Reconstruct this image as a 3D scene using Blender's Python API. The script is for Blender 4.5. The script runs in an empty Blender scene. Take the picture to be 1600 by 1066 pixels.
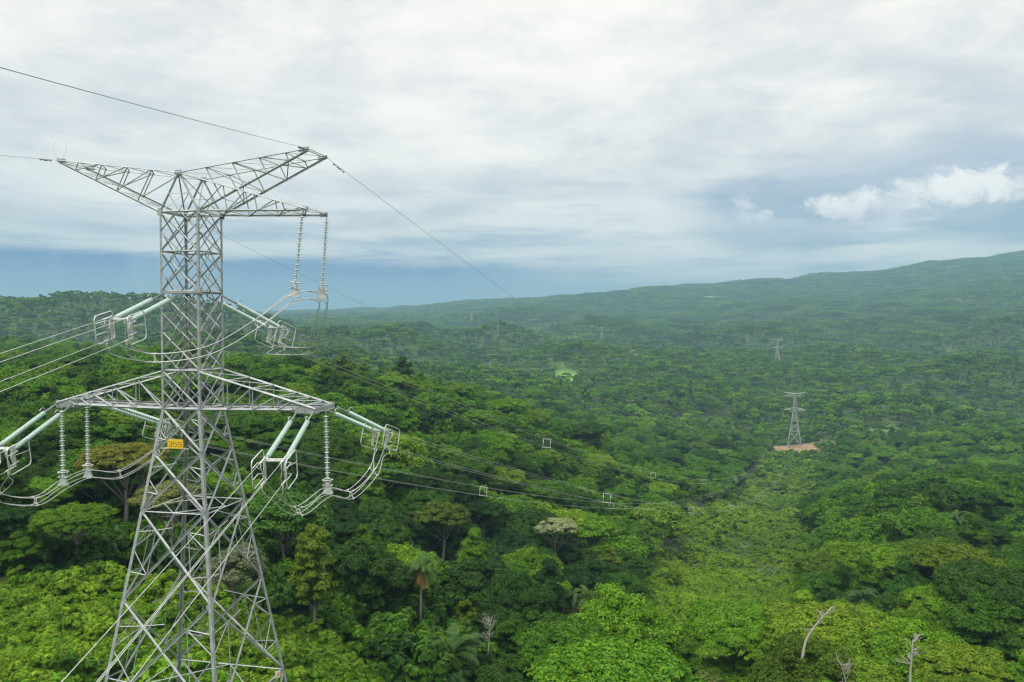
import bpy, math, random
import numpy as np
from mathutils import Vector, Matrix

# ------------------------------------------------------------------ camera, sky, sun, exposure
SC = bpy.context.scene
COL = SC.collection
CZ = 34.0                                    # the drone hovers 34 m above the tower's foot
F, HY = 1244.0, 500.0                        # focal length in photo pixels, horizon row
PITCH = math.atan((533.0 - HY) / F)
cam_d = bpy.data.cameras.new("camera"); cam = bpy.data.objects.new("camera", cam_d); COL.objects.link(cam)
cam_d.sensor_width = 36.0; cam_d.lens = F / 1600.0 * 36.0
cam_d.clip_start = 0.5; cam_d.clip_end = 40000.0
cam.location = (0, 0, CZ); cam.rotation_euler = (math.pi / 2 - PITCH, 0, 0)
SC.camera = cam
SC.view_settings.view_transform = 'Standard'; SC.view_settings.look = 'None'
SC.view_settings.gamma = 1.0; SC.view_settings.exposure = 0.40
try: SC.view_settings.use_curve_mapping = False
except Exception: pass
SC.render.engine = 'CYCLES'
SC.cycles.max_bounces = 6; SC.cycles.diffuse_bounces = 3; SC.cycles.glossy_bounces = 2
SC.cycles.transmission_bounces = 3; SC.cycles.transparent_max_bounces = 8; SC.cycles.volume_bounces = 0
SC.cycles.caustics_reflective = False; SC.cycles.caustics_refractive = False
SC.cycles.use_denoising = True; SC.cycles.denoiser = 'OPENIMAGEDENOISE'; SC.cycles.denoising_input_passes = 'RGB_ALBEDO_NORMAL'; SC.cycles.denoising_prefilter = 'ACCURATE'
SC.cycles.sample_clamp_indirect = 4.0
SC.cycles.use_adaptive_sampling = True; SC.cycles.adaptive_threshold = 0.012
SC.cycles.filter_width = 1.3

SUN_EL, SUN_AZ = math.radians(58), math.radians(215)      # azimuth clockwise from +Y: behind-left of the camera
sun_d = bpy.data.lights.new("sun", 'SUN'); sun_d.energy = 1.5; sun_d.angle = math.radians(11); sun_d.color = (1, .96, .88)
sun = bpy.data.objects.new("sun", sun_d); COL.objects.link(sun)
sdir = Vector((math.sin(SUN_AZ) * math.cos(SUN_EL), math.cos(SUN_AZ) * math.cos(SUN_EL), math.sin(SUN_EL)))
sun.rotation_euler = sdir.to_track_quat('Z', 'Y').to_euler()

class NT:
    """small helper for node trees"""
    def __init__(s, tree): s.t = tree; s.n = tree.nodes; s.l = tree.links
    def new(s, typ, **kw):
        nd = s.n.new(typ)
        for k, v in kw.items(): setattr(nd, k, v)
        return nd
    def put(s, sock, v):
        if isinstance(v, bpy.types.NodeSocket): s.l.new(v, sock)
        elif v is not None:
            if hasattr(sock.default_value, '__len__') and not hasattr(v, '__len__'): v = [v] * len(sock.default_value)
            if hasattr(v, '__len__') and len(v) == 3 and len(sock.default_value) == 4: v = (*v, 1)
            sock.default_value = v
    def m(s, op, a, b=None, c=None, clamp=False):
        nd = s.new('ShaderNodeMath', operation=op, use_clamp=clamp)
        for i, v in enumerate((a, b, c)): s.put(nd.inputs[i], v)
        return nd.outputs[0]
    def ss(s, x, lo, hi, a=0.0, b=1.0):
        nd = s.new('ShaderNodeMapRange', interpolation_type='SMOOTHSTEP')
        for i, v in enumerate((x, lo, hi, a, b)): s.put(nd.inputs[i], v)
        return nd.outputs[0]
    def mix(s, f, a, b, mode='MIX'):
        nd = s.new('ShaderNodeMix', data_type='RGBA', blend_type=mode)
        s.put(nd.inputs[0], f); s.put(nd.inputs[6], a); s.put(nd.inputs[7], b)
        return nd.outputs[2]
    def xyz(s, x, y, z):
        nd = s.new('ShaderNodeCombineXYZ')
        for i, v in enumerate((x, y, z)): s.put(nd.inputs[i], v)
        return nd.outputs[0]
    def noise(s, vec, scale, detail=4, rough=.5, dist=0.0, lac=2.0):
        nd = s.new('ShaderNodeTexNoise'); s.put(nd.inputs['Vector'], vec)
        for k, v in (('Scale', scale), ('Detail', detail), ('Roughness', rough), ('Distortion', dist), ('Lacunarity', lac)): s.put(nd.inputs[k], v)
        return nd.outputs['Fac']
    def ramp(s, f, stops, interp='LINEAR'):
        nd = s.new('ShaderNodeValToRGB'); cr = nd.color_ramp; cr.interpolation = interp
        while len(cr.elements) < len(stops): cr.elements.new(0.5)
        for e, (p, c) in zip(cr.elements, stops): e.position = p; e.color = (*c, 1)
        s.put(nd.inputs[0], f)
        return nd.outputs[0]

def lin(r, g, b):
    f = lambda c: (c / 255 / 12.92) if c / 255 <= .04045 else ((c / 255 + .055) / 1.055) ** 2.4
    return (f(r), f(g), f(b))

# ---- sky: Nishita sky seen through a broken overcast, with a rain curtain low on the left
W = bpy.data.worlds.new("World"); SC.world = W; W.use_nodes = True
W.cycles.sampling_method = 'MANUAL'; W.cycles.sample_map_resolution = 512
def build_world():
    T = NT(W.node_tree); T.n.clear()
    out = T.new('ShaderNodeOutputWorld'); bg = T.new('ShaderNodeBackground')
    sky = T.new('ShaderNodeTexSky', sky_type='NISHITA'); sky.sun_disc = False
    sky.sun_elevation = SUN_EL; sky.sun_rotation = SUN_AZ
    tc = T.new('ShaderNodeTexCoord'); sp = T.new('ShaderNodeSeparateXYZ'); T.l.new(tc.outputs['Generated'], sp.inputs[0])
    dx, dy, dz = sp.outputs
    az = T.m('ARCTAN2', dx, dy)                                    # azimuth, 0 along +Y
    hz = T.m('SQRT', T.m('ADD', T.m('MULTIPLY', dx, dx), T.m('MULTIPLY', dy, dy)))
    el = T.m('DIVIDE', dz, T.m('MAXIMUM', hz, .05))               # tangent of the elevation
    elp = T.m('MAXIMUM', el, 0.0)
    # cloud deck seen from below: plane coordinates
    inv = T.m('DIVIDE', 1.0, T.m('ADD', elp, .10))
    px = T.m('MULTIPLY', T.m('SINE', az), inv); py = T.m('MULTIPLY', T.m('COSINE', az), inv)
    pl = T.xyz(px, py, 0.0)
    n1 = T.noise(pl, .62, 9, .60, .22); n2 = T.noise(T.xyz(px, py, 7.3), 2.3, 10, .64, .25)
    cl = T.m('ADD', T.m('MULTIPLY', n1, .65), T.m('MULTIPLY', n2, .35))
    bright = T.ss(cl, .36, .60)
    # bands: low layered cloud
    st = T.xyz(T.m('MULTIPLY', az, 2.6), T.m('MULTIPLY', el, 17.0), 2.1)
    s1 = T.noise(st, 1.0, 9, .60, .25)
    s2 = T.noise(T.xyz(T.m('MULTIPLY', az, 5.0), T.m('MULTIPLY', el, 55.0), 5.5), 1.0, 8, .62, .2)
    band = T.ss(T.m('ADD', T.m('MULTIPLY', s1, .62), T.m('MULTIPLY', s2, .38)), .37, .54)
    lowf = T.ss(el, .20, .10)                                      # 1 low, 0 high
    hi_col = T.mix(bright, lin(203, 208, 214), lin(250, 248, 243))
    lo_col = T.mix(band, lin(163, 183, 203), lin(240, 241, 238))
    cloud = T.mix(lowf, hi_col, lo_col)
    # grey bellies in a belt at 8-16 degrees on the left and on the right
    belt = T.m('MULTIPLY', T.ss(el, .07, .12), T.ss(el, .21, .14))
    bell = T.m('MULTIPLY', belt, T.ss(T.noise(T.xyz(T.m('MULTIPLY', az, 3.2), T.m('MULTIPLY', el, 11.0), 11.0), 1.0, 6, .55, .6), .45, .66))
    cloud = T.mix(T.m('MULTIPLY', bell, .8), cloud, lin(182, 192, 205))
    # rain curtain: blue-grey, low, strongest left of centre
    edge = T.m('ADD', T.m('MULTIPLY', T.m('SUBTRACT', s1, .5), .035), T.m('MULTIPLY', T.m('SUBTRACT', s2, .5), .02))
    topy = T.ss(az, -.25, .45, .072, .05)
    rain = T.ss(T.m('ADD', el, edge), T.m('ADD', topy, .012), T.m('SUBTRACT', topy, .006))
    rain_az = T.m('MULTIPLY', T.ss(az, .20, -.10, .05, 1.0), T.ss(az, -.72, -.55, .55, 1.0))
    shaft = T.noise(T.xyz(T.m('MULTIPLY', az, 14.0), T.m('MULTIPLY', el, .8), 1.7), 1.0, 3, .5, .2)
    rain_col = T.mix(T.ss(el, .0, .075), lin(128, 170, 208), lin(38, 98, 176))
    rain_col = T.mix(T.m('MULTIPLY', T.ss(shaft, .48, .75), .55), rain_col, lin(172, 196, 212))
    cloud = T.mix(T.m('MULTIPLY', rain, rain_az), cloud, rain_col)
    # blue-grey gap behind the sunlit cumulus, right
    def blob(ca, ce, ra, re, soft=.5):
        a = T.m('DIVIDE', T.m('SUBTRACT', az, ca), ra); e = T.m('DIVIDE', T.m('SUBTRACT', el, ce), re)
        r2 = T.m('ADD', T.m('MULTIPLY', a, a), T.m('MULTIPLY', e, e))
        return T.m('SUBTRACT', 1.0, r2)
    wob = T.m('SUBTRACT', T.noise(T.xyz(T.m('MULTIPLY', az, 24.0), T.m('MULTIPLY', el, 34.0), 3.0), 1.0, 9, .66, 1.1), .5)
    wob2 = T.m('SUBTRACT', T.noise(T.xyz(T.m('MULTIPLY', az, 7.0), T.m('MULTIPLY', el, 14.0), 9.0), 1.0, 5, .55, .3), .5)
    gap = T.m('MAXIMUM', blob(.50, .158, .20, .05), T.m('MAXIMUM', blob(.33, .125, .13, .05), blob(.62, .135, .2, .06)))
    gap = T.ss(T.m('ADD', gap, T.m('MULTIPLY', wob2, 1.8)), -.5, .9)
    cloud = T.mix(T.m('MULTIPLY', gap, T.ss(s1, .36, .62, 1.0, .6)), cloud, lin(150, 170, 196))
    pu = None
    for b in ((.385, .131, .034, .014), (.425, .134, .038, .018), (.462, .138, .044, .021), (.505, .147, .040, .022), (.55, .144, .055, .019),
              (.60, .140, .06, .016), (.66, .142, .05, .014), (.283, .135, .016, .018), (.306, .124, .012, .008), (.408, .122, .012, .012), (.445, .12, .010, .007)):
        q = blob(*b); pu = q if pu is None else T.m('MAXIMUM', pu, q)
    puff = T.ss(T.m('ADD', pu, T.m('MULTIPLY', wob, 4.6)), -.35, 1.0)
    pc = T.mix(T.ss(T.m('ADD', el, T.m('MULTIPLY', wob, .07)), .112, .150), lin(208, 213, 222), lin(252, 251, 248))
    puff = T.m('MULTIPLY', puff, T.ss(az, .30, .36, .62, 1.0))
    cloud = T.mix(T.m('MULTIPLY', puff, .97), cloud, pc)
    # the overcast grows brighter towards the zenith
    gain = T.ss(el, .40, 1.5, 1.02, 2.7)
    cloud = T.mix(1.0, cloud, T.xyz(gain, gain, gain), 'MULTIPLY')
    skyc = T.mix(1.0, sky.outputs[0], (.10, .10, .10), 'MULTIPLY')
    col = T.mix(.95, skyc, cloud); col = T.mix(1.0, col, (1.025, 1.0, .972), 'MULTIPLY')
    below = T.ss(dz, -.02, .0)
    col = T.mix(below, lin(120, 150, 150), col)
    T.l.new(col, bg.inputs['Color']); bg.inputs['Strength'].default_value = 0.93
    T.l.new(bg.outputs[0], out.inputs[0])
build_world()

# ------------------------------------------------------------------ materials
def newmat(name):
    m = bpy.data.materials.new(name); m.use_nodes = True
    T = NT(m.node_tree); T.n.clear(); out = T.new('ShaderNodeOutputMaterial')
    return m, T, out
def prin(T, out, **kw):
    p = T.new('ShaderNodeBsdfPrincipled')
    for k, v in kw.items(): T.put(p.inputs[k.replace('_', ' ')], v)
    T.l.new(p.outputs[0], out.inputs[0]); return p
def steel_mat(name, c0, c1, metal, rough):
    m, T, out = newmat(name); tc = T.new('ShaderNodeTexCoord')
    n = T.noise(tc.outputs['Object'], 1.7, 6, .6); n2 = T.noise(tc.outputs['Object'], 14, 4, .6)
    c = T.mix(T.ss(T.m('ADD', T.m('MULTIPLY', n, .6), T.m('MULTIPLY', n2, .4)), .38, .62), c0, c1)
    c = T.mix(T.ss(T.noise(tc.outputs['Object'], .8, 7, .7), .56, .74, 0, .35), c, (.23, .22, .20))
    prin(T, out, Base_Color=c, Metallic=metal, Roughness=T.ss(n2, .3, .7, rough - .08, rough + .1)); return m
M_STEEL = steel_mat("galvanised_steel", (.28, .30, .305), (.43, .45, .455), .35, .55)
M_BRIGHT = steel_mat("bright_hardware", (.52, .53, .52), (.68, .69, .67), .35, .45)
M_CABLE = steel_mat("aluminium_cable", (.46, .47, .46), (.60, .60, .58), .3, .5)
M_SPAN = steel_mat("weathered_cable", (.30, .31, .30), (.42, .43, .41), .3, .55)
M_WIRE = steel_mat("dull_wire", (.16, .17, .18), (.24, .25, .26), .3, .6)
def glass_mat():
    m, T, out = newmat("toughened_glass"); tc = T.new('ShaderNodeTexCoord')
    n = T.noise(tc.outputs['Object'], 3.0, 3)
    c = T.mix(n, (.52, .69, .63), (.70, .80, .75))
    p = T.new('ShaderNodeBsdfPrincipled'); T.put(p.inputs['Base Color'], c); T.put(p.inputs['Roughness'], .12); T.put(p.inputs['IOR'], 1.5)
    tr = T.new('ShaderNodeBsdfTranslucent'); T.put(tr.inputs['Color'], (.50, .74, .66))
    mx = T.new('ShaderNodeMixShader'); T.put(mx.inputs[0], .25); T.l.new(p.outputs[0], mx.inputs[1]); T.l.new(tr.outputs[0], mx.inputs[2])
    T.l.new(mx.outputs[0], out.inputs[0]); return m
M_GLASS = glass_mat()
def porcelain():
    m, T, out = newmat("pale_glass_disc"); tc = T.new('ShaderNodeTexCoord')
    n = T.noise(tc.outputs['Object'], 4.0, 3)
    prin(T, out, Base_Color=T.mix(n, (.50, .56, .53), (.66, .70, .67)), Roughness=.2); return m
M_PALE = porcelain()
def simple(name, c0, c1, rough=.6, scale=6):
    m, T, out = newmat(name); tc = T.new('ShaderNodeTexCoord')
    prin(T, out, Base_Color=T.mix(T.noise(tc.outputs['Object'], scale, 4), c0, c1), Roughness=rough); return m
M_YELLOW = simple("yellow_paint", (.80, .50, .02), (.88, .58, .03), .45)
M_BLACK = simple("sign_lettering", (.07, .045, .012), (.11, .07, .015), .6)
M_WHITE = simple("white_plate", (.7, .68, .55), (.8, .78, .66), .5)
M_ORANGE = simple("orange_panel", (.75, .25, .06), (.85, .33, .08), .5)
M_BARK = simple("grey_bark", (.12, .105, .082), (.27, .24, .20), .9, 2.5)
M_DEAD = simple("bleached_wood", (.27, .245, .205), (.46, .43, .38), .85, 5.0)
M_CONC = simple("concrete", (.36, .35, .33), (.46, .45, .42), .9)

def leaf_mat(name, source, stops=None, trans=.30):
    """foliage: per-plant colour (object colour or per-instance random), varied leaf by leaf"""
    m, T, out = newmat(name); oi = T.new('ShaderNodeObjectInfo'); geo = T.new('ShaderNodeNewGeometry')
    base = oi.outputs['Color'] if source == 'color' else T.ramp(oi.outputs['Random'], stops)
    ri = geo.outputs['Random Per Island']
    v = T.ss(ri, 0, 1, .74, 1.28)
    hs = T.new('ShaderNodeHueSaturation'); T.put(hs.inputs['Color'], base); T.put(hs.inputs['Value'], v)
    T.put(hs.inputs['Hue'], T.ss(T.m('FRACT', T.m('MULTIPLY', ri, 7.31)), 0, 1, .482, .512))
    big = T.m('ADD', T.m('MULTIPLY', T.noise(geo.outputs['Position'], .035, 3, .5), .5), T.m('MULTIPLY', T.noise(geo.outputs['Position'], .0042, 6, .6), .5))
    c = T.mix(1.0, hs.outputs[0], T.ramp(big, [(.36, (.70, .78, .9)), (.5, (1.0, 1.0, .95)), (.64, (1.34, 1.24, .9))]), 'MULTIPLY')
    d = T.new('ShaderNodeBsdfPrincipled'); T.put(d.inputs['Base Color'], c); T.put(d.inputs['Roughness'], .55); T.put(d.inputs['Specular IOR Level'], .12)
    tr = T.new('ShaderNodeBsdfTranslucent'); T.put(tr.inputs['Color'], T.mix(1.0, c, (1.25, 1.3, .6), 'MULTIPLY'))
    mx = T.new('ShaderNodeMixShader'); T.put(mx.inputs[0], trans)
    T.l.new(d.outputs[0], mx.inputs[1]); T.l.new(tr.outputs[0], mx.inputs[2]); T.l.new(mx.outputs[0], out.inputs[0]); return m
G = dict(dark=(.025, .072, .009), deep=(.040, .108, .009), mid=(.064, .160, .009), fresh=(.100, .226, .010), lime=(.144, .262, .016),
         olive=(.092, .164, .012), rust=(.150, .115, .030), pale=(.17, .22, .10), grey=(.10, .14, .075))
STOPS = [(0.0, G['dark']), (.22, G['deep']), (.45, G['mid']), (.68, G['fresh']), (.82, G['mid']), (.90, G['olive']), (1.0, G['lime'])]
M_LEAF = leaf_mat("leaf_near", 'color')
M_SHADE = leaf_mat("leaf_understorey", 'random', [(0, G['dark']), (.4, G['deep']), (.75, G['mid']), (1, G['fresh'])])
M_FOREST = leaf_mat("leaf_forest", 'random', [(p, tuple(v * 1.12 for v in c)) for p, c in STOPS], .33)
M_BUSH = leaf_mat("leaf_bush", 'random', [(0, G['fresh']), (.3, G['lime']), (.75, (.186, .315, .018)), (1, G['fresh'])], .32)

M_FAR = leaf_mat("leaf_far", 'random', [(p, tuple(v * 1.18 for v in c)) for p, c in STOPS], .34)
def tag(o, label=None, cat=None, group=None, kind=None):
    if label: o['label'] = label
    if cat: o['category'] = cat
    if group: o['group'] = group
    if kind: o['kind'] = kind
    return o
def empty(name, loc, label, cat, group=None, rz=0.0):
    o = bpy.data.objects.new(name, None); COL.objects.link(o); o.location = loc; o.rotation_euler = (0, 0, rz); o.empty_display_size = .3
    return tag(o, label, cat, group)
def link(name, me, parent=None, mat=None, loc=None):
    o = bpy.data.objects.new(name, me); COL.objects.link(o)
    if mat is not None and len(me.materials) == 0: me.materials.append(mat)
    if parent is not None: o.parent = parent
    if loc is not None: o.location = loc
    return o
def np_mesh(name, V, Fq, smooth=False):
    """mesh from vertex array and an (n,k) face array"""
    me = bpy.data.meshes.new(name); V = np.asarray(V, np.float32); Fq = np.asarray(Fq, np.int32); k = Fq.shape[1]
    me.vertices.add(len(V)); me.vertices.foreach_set('co', V.ravel())
    me.loops.add(Fq.size); me.loops.foreach_set('vertex_index', Fq.ravel())
    me.polygons.add(len(Fq)); me.polygons.foreach_set('loop_start', np.arange(0, Fq.size, k, dtype=np.int32))
    try: me.polygons.foreach_set('loop_total', np.full(len(Fq), k, np.int32))
    except Exception: pass
    if smooth: me.polygons.foreach_set('use_smooth', np.ones(len(Fq), bool))
    me.update(calc_edges=True); return me

class MB:
    """collects bars, plates, tubes and lathes into one mesh"""
    def __init__(s): s.v = []; s.f = []; s.sm = []
    def add(s, vs, fs, smooth=False):
        b = len(s.v); s.v += [tuple(v) for v in vs]; s.f += [tuple(i + b for i in f) for f in fs]; s.sm += [smooth] * len(fs)
    def box(s, c, ax, ay, az):
        c = Vector(c); vs = [c + ax * i + ay * j + az * k for i in (-1, 1) for j in (-1, 1) for k in (-1, 1)]
        s.add(vs, [(0, 1, 3, 2), (4, 6, 7, 5), (0, 4, 5, 1), (2, 3, 7, 6), (0, 2, 6, 4), (1, 5, 7, 3)])
    def angle(s, p, q, w, ref=(0, 0, 1), th=None):
        """an L-section steel angle from p to q; the heel lies on the line, flanges open away from ref"""
        p, q = Vector(p), Vector(q); d = (q - p)
        if d.length < 1e-4: return
        d.normalize(); r = Vector(ref); r = r - d * r.dot(d)
        if r.length < .05:
            r = Vector((1, .3, .2)); r = r - d * r.dot(d)
        r.normalize(); e = d.cross(r); th = th or max(.008, w * .12)
        a = (-r + e).normalized(); b = (-r - e).normalized()
        prof = [Vector((0, 0, 0)), a * w, a * w + b * th, a * th + b * th, a * th + b * w, b * w]
        n = 6; vs = [p + x for x in prof] + [q + x for x in prof]
        fs = [(i, (i + 1) % n, n + (i + 1) % n, n + i) for i in range(n)] + [(5, 4, 3, 0), (3, 2, 1, 0), (6, 9, 10, 11), (6, 7, 8, 9)]
        s.add(vs, fs)
    def plate(s, pts, th, nrm):
        n = Vector(nrm).normalized() * th * .5; k = len(pts); P = [Vector(p) for p in pts]
        vs = [p + n for p in P] + [p - n for p in P]
        fs = [tuple(range(k)), tuple(range(2 * k - 1, k - 1, -1))] + [(i, k + i, k + (i + 1) % k, (i + 1) % k) for i in range(k)]
        s.add(vs, fs)
    def tube(s, pts, r, seg=6, closed=False, cap=True):
        P = [Vector(p) for p in pts]; n = len(P); rr = r if hasattr(r, '__len__') else [r] * n
        vs = []; prev = None
        for i in range(n):
            if closed: d = P[(i + 1) % n] - P[i - 1]
            else: d = P[min(i + 1, n - 1)] - P[max(i - 1, 0)]
            d.normalize()
            if prev is None:
                a = Vector((0, 0, 1)) if abs(d.z) < .9 else Vector((1, 0, 0)); a = (a - d * a.dot(d)).normalized()
            else:
                a = prev - d * prev.dot(d); a = a.normalized() if a.length > 1e-6 else d.orthogonal().normalized()
            prev = a; b = d.cross(a)
            vs += [P[i] + (a * math.cos(t) + b * math.sin(t)) * rr[i] for t in (2 * math.pi * j / seg for j in range(seg))]
        fs = []
        for i in range(n if closed else n - 1):
            i2 = (i + 1) % n
            fs += [(i * seg + j, i * seg + (j + 1) % seg, i2 * seg + (j + 1) % seg, i2 * seg + j) for j in range(seg)]
        if not closed and cap: fs += [tuple(range(seg - 1, -1, -1)), tuple(range((n - 1) * seg, n * seg))]
        s.add(vs, fs, True)
    def lathe(s, base, axis, prof, seg=12):
        """prof: (distance along axis, radius)"""
        base = Vector(base); d = Vector(axis).normalized(); a = d.orthogonal().normalized(); b = d.cross(a); vs = []
        for h, r in prof: vs += [base + d * h + (a * math.cos(t) + b * math.sin(t)) * r for t in (2 * math.pi * j / seg for j in range(seg))]
        fs = [(i * seg + j, i * seg + (j + 1) % seg, (i + 1) * seg + (j + 1) % seg, (i + 1) * seg + j) for i in range(len(prof) - 1) for j in range(seg)]
        s.add(vs, fs, True)
    def mesh(s, name, mat):
        me = bpy.data.meshes.new(name); me.from_pydata(s.v, [], s.f); me.polygons.foreach_set('use_smooth', s.sm)
        me.materials.append(mat); me.update(); return me
    def build(s, name, mat, parent=None, loc=None): return link(name, s.mesh(name, mat), parent, None, loc)

def bez(p0, p1, p2, p3, n=12):
    p0, p1, p2, p3 = map(Vector, (p0, p1, p2, p3)); out = []
    for i in range(n + 1):
        t = i / n; u = 1 - t; out.append(p0 * u ** 3 + p1 * 3 * u * u * t + p2 * 3 * u * t * t + p3 * t ** 3)
    return out
def spline(pts, n=8):
    P = [Vector(p) for p in pts]; P = [P[0] * 2 - P[1]] + P + [P[-1] * 2 - P[-2]]; out = []
    for i in range(1, len(P) - 2):
        a, b, c, d = P[i - 1], P[i], P[i + 1], P[i + 2]
        for k in range(n):
            t = k / n; out.append(.5 * ((2 * b) + (c - a) * t + (2 * a - 5 * b + 4 * c - d) * t * t + (-a + 3 * b - 3 * c + d) * t ** 3))
    out.append(P[-2]); return out

# ------------------------------------------------------------------ terrain
COLS = np.array([-1500, -700, 0, 200, 400, 600, 800, 1000, 1200, 1400, 1600, 2000, 2800], float)
ROWS = [  # depth, ground height below the drone for each column above
 (30,   -34, -34, -34, -34, -34, -36, -38, -40, -42, -43, -44, -44, -44),
 (50,   -34, -34, -34, -34, -34, -36, -39, -42, -43, -44, -44, -44, -44),
 (70,   -33, -33, -33, -33.5, -35, -38, -42, -45, -44, -44, -44, -45, -45),
 (100,  -32, -32, -32, -33, -37, -42, -47, -51, -49, -48, -49, -50, -50),
 (150,  -30, -30, -30, -31, -36, -44, -53, -60, -62, -57, -57, -57, -57),
 (200,  -27, -27, -27, -28, -31, -41, -56, -68, -74, -62, -60, -60, -60),
 (270,  -25, -25, -25, -25, -25, -31, -52, -73, -86, -64, -62, -62, -62),
 (360,  -28, -28, -28, -28, -30, -34, -48, -74, -95, -85, -82, -80, -80),
 (480,  -30, -30, -30, -30, -45, -55, -70, -85, -110, -98, -92, -90, -90),
 (650,  -36, -36, -36, -36, -50, -65, -85, -100, -106, -104, -96, -94, -94),
 (900,  -30, -28, -28, -28, -52, -68, -80, -88, -94, -92, -95, -90, -80),
 (1250,  4,   4,   4,  2, -45, -62, -80, -86, -60, -78, -64, -40, -10),
 (1700, 25,  25,  25,  20, -38, -50, -64, -75, -64, -44, -12, 30, 70),
 (2300, 15,  15,  15,  0, -28, -34, -46, -52, -30, 4, 54, 110, 140),
 (3200, -5,  -5,  -5,  -5,  -4, -6,   2,   26,  58,  104, 168, 230, 240),
 (4500, 10,  10,  10,  10,   5,  36,  112, 182, 236, 300, 380, 410, 410),
 (6500, 38,  38,  38,  38,  40,  82,  84, 120, 170, 240, 320, 360, 380),
 (9500, 40,  40,  40,  40,  40,  60,  70,  80, 100, 120, 150, 200, 220),
 (14000, 0, 0, 0, 0, 0, 0, 0, 0, 0, 0, 0, 0, 0)]
LD = np.log([r[0] for r in ROWS]); ZT = np.array([r[1:] for r in ROWS], float)
GX = np.arange(-1500, 2801, 10.0); GL = np.arange(LD[0], LD[-1], .02)
def _dense():
    A = np.array([np.interp(GX, COLS, z) for z in ZT])                      # rows x GX
    B = np.array([np.interp(GL, LD, A[:, j]) for j in range(len(GX))]).T     # GL x GX
    def blur(a, k, ax):
        w = np.hanning(2 * k + 3)[1:-1]; w /= w.sum(); pad = [(0, 0), (0, 0)]; pad[ax] = (k, k)
        return np.apply_along_axis(lambda v: np.convolve(v, w, 'valid'), ax, np.pad(a, pad, mode='edge'))
    return blur(blur(B, 9, 0), 11, 1)
ZD = _dense()
_rs = np.random.RandomState(5); _P = _rs.rand(256, 256)
def vnoise(x, y):
    xi = np.floor(x).astype(int); yi = np.floor(y).astype(int); fx = x - xi; fy = y - yi
    fx = fx * fx * (3 - 2 * fx); fy = fy * fy * (3 - 2 * fy); g = lambda a, b: _P[a & 255, b & 255]
    return (g(xi, yi) * (1 - fx) + g(xi + 1, yi) * fx) * (1 - fy) + (g(xi, yi + 1) * (1 - fx) + g(xi + 1, yi + 1) * fx) * fy - .5
def fbm(x, y, o=4):
    s = 0; a = 1
    for i in range(o): s = s + a * vnoise(x * 2 ** i + 17.3 * i, y * 2 ** i + 5.1 * i); a *= .5
    return s
KNOLLS = [(884, 1150, 95, 75, 24), (940, 1560, 260, 90, 26), (1395, 745, 75, 50, 17), (720, 580, 110, 60, 13), (1120, 545, 60, 50, 9), (1520, 960, 150, 75, 19), (640, 1750, 160, 110, 22),
          (1000, 2150, 320, 150, 34), (1240, 2850, 200, 200, 16), (1120, 2480, 160, 200, -30), (820, 2900, 280, 200, 38), (700, 900, 120, 80, 15), (1060, 820, 90, 70, 12),
          (1560, 560, 80, 60, 10), (1330, 3500, 190, 300, -22), (960, 3600, 260, 260, 30), (500, 2500, 260, 160, 24)]
def ground(X, Y):
    """terrain height (world z) at world X, Y"""
    X = np.asarray(X, float); Y = np.asarray(Y, float); r = np.hypot(X, Y); az = np.arctan2(X, Y)
    azc = np.clip(az, -1.06, 1.01); d = np.clip(r * np.cos(azc), 30.0, 13900.0)
    u = (np.clip(800 + F * np.tan(azc), -1500, 2799) - GX[0]) / 10.0; l = np.clip((np.log(d) - GL[0]) / .02, 0, len(GL) - 1.001)
    u = np.clip(u, 0, len(GX) - 1.001); iu = u.astype(int); il = l.astype(int); fu = u - iu; fl = l - il
    z = (ZD[il, iu] * (1 - fu) + ZD[il, iu + 1] * fu) * (1 - fl) + (ZD[il + 1, iu] * (1 - fu) + ZD[il + 1, iu + 1] * fu) * fl
    amp = np.clip((d - 250) / 900, 0, 1)
    for kx, kd, rx, ry, h in KNOLLS: z = z + h * np.exp(-((X - (kx - 800) / F * kd) / rx) ** 2 - ((Y - kd) / ry) ** 2)
    tt = np.clip(((X - 233.6) * 185.1 + (Y - 656.0) * 599.0) / (185.1 ** 2 + 599.0 ** 2), 0, 1)     # the strip between the valley towers lies open
    far_feet = np.hypot(X - 233.6 - tt * 185.1, Y - 656.0 - tt * 599.0); amp = amp * np.clip(far_feet / 170 - .22, 0, 1)
    z = z + amp * (fbm(X / 255, Y / 255, 4) * np.clip(d * .105, 0, 80) * (1 - .62 * np.clip((d - 1500) / 900, 0, 1)) + np.abs(fbm(X / 900 + 9, Y / 900, 3)) * np.clip((d - 1500) * .012, 0, 26))
    z = z + np.clip((d - 45) / 60, 0, 1) * fbm(X / 45 + 3, Y / 45, 2) * 2.2
    return z + CZ
def gz(x, y): return float(ground(np.array([x]), np.array([y]))[0])

TWR = (-19.034, 47.472); TA = .205
TW2 = (233.6, 656.0); TW3 = (418.7, 1255.0)
def seg_dist(X, Y, a, b):
    ax, ay = a; bx, by = b; t = np.clip(((X - ax) * (bx - ax) + (Y - ay) * (by - ay)) / ((bx - ax) ** 2 + (by - ay) ** 2), 0, 1)
    return np.hypot(X - ax - t * (bx - ax), Y - ay - t * (by - ay)), t
def at(px, py, d): return ((px - 800) / F * d, d)
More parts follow.
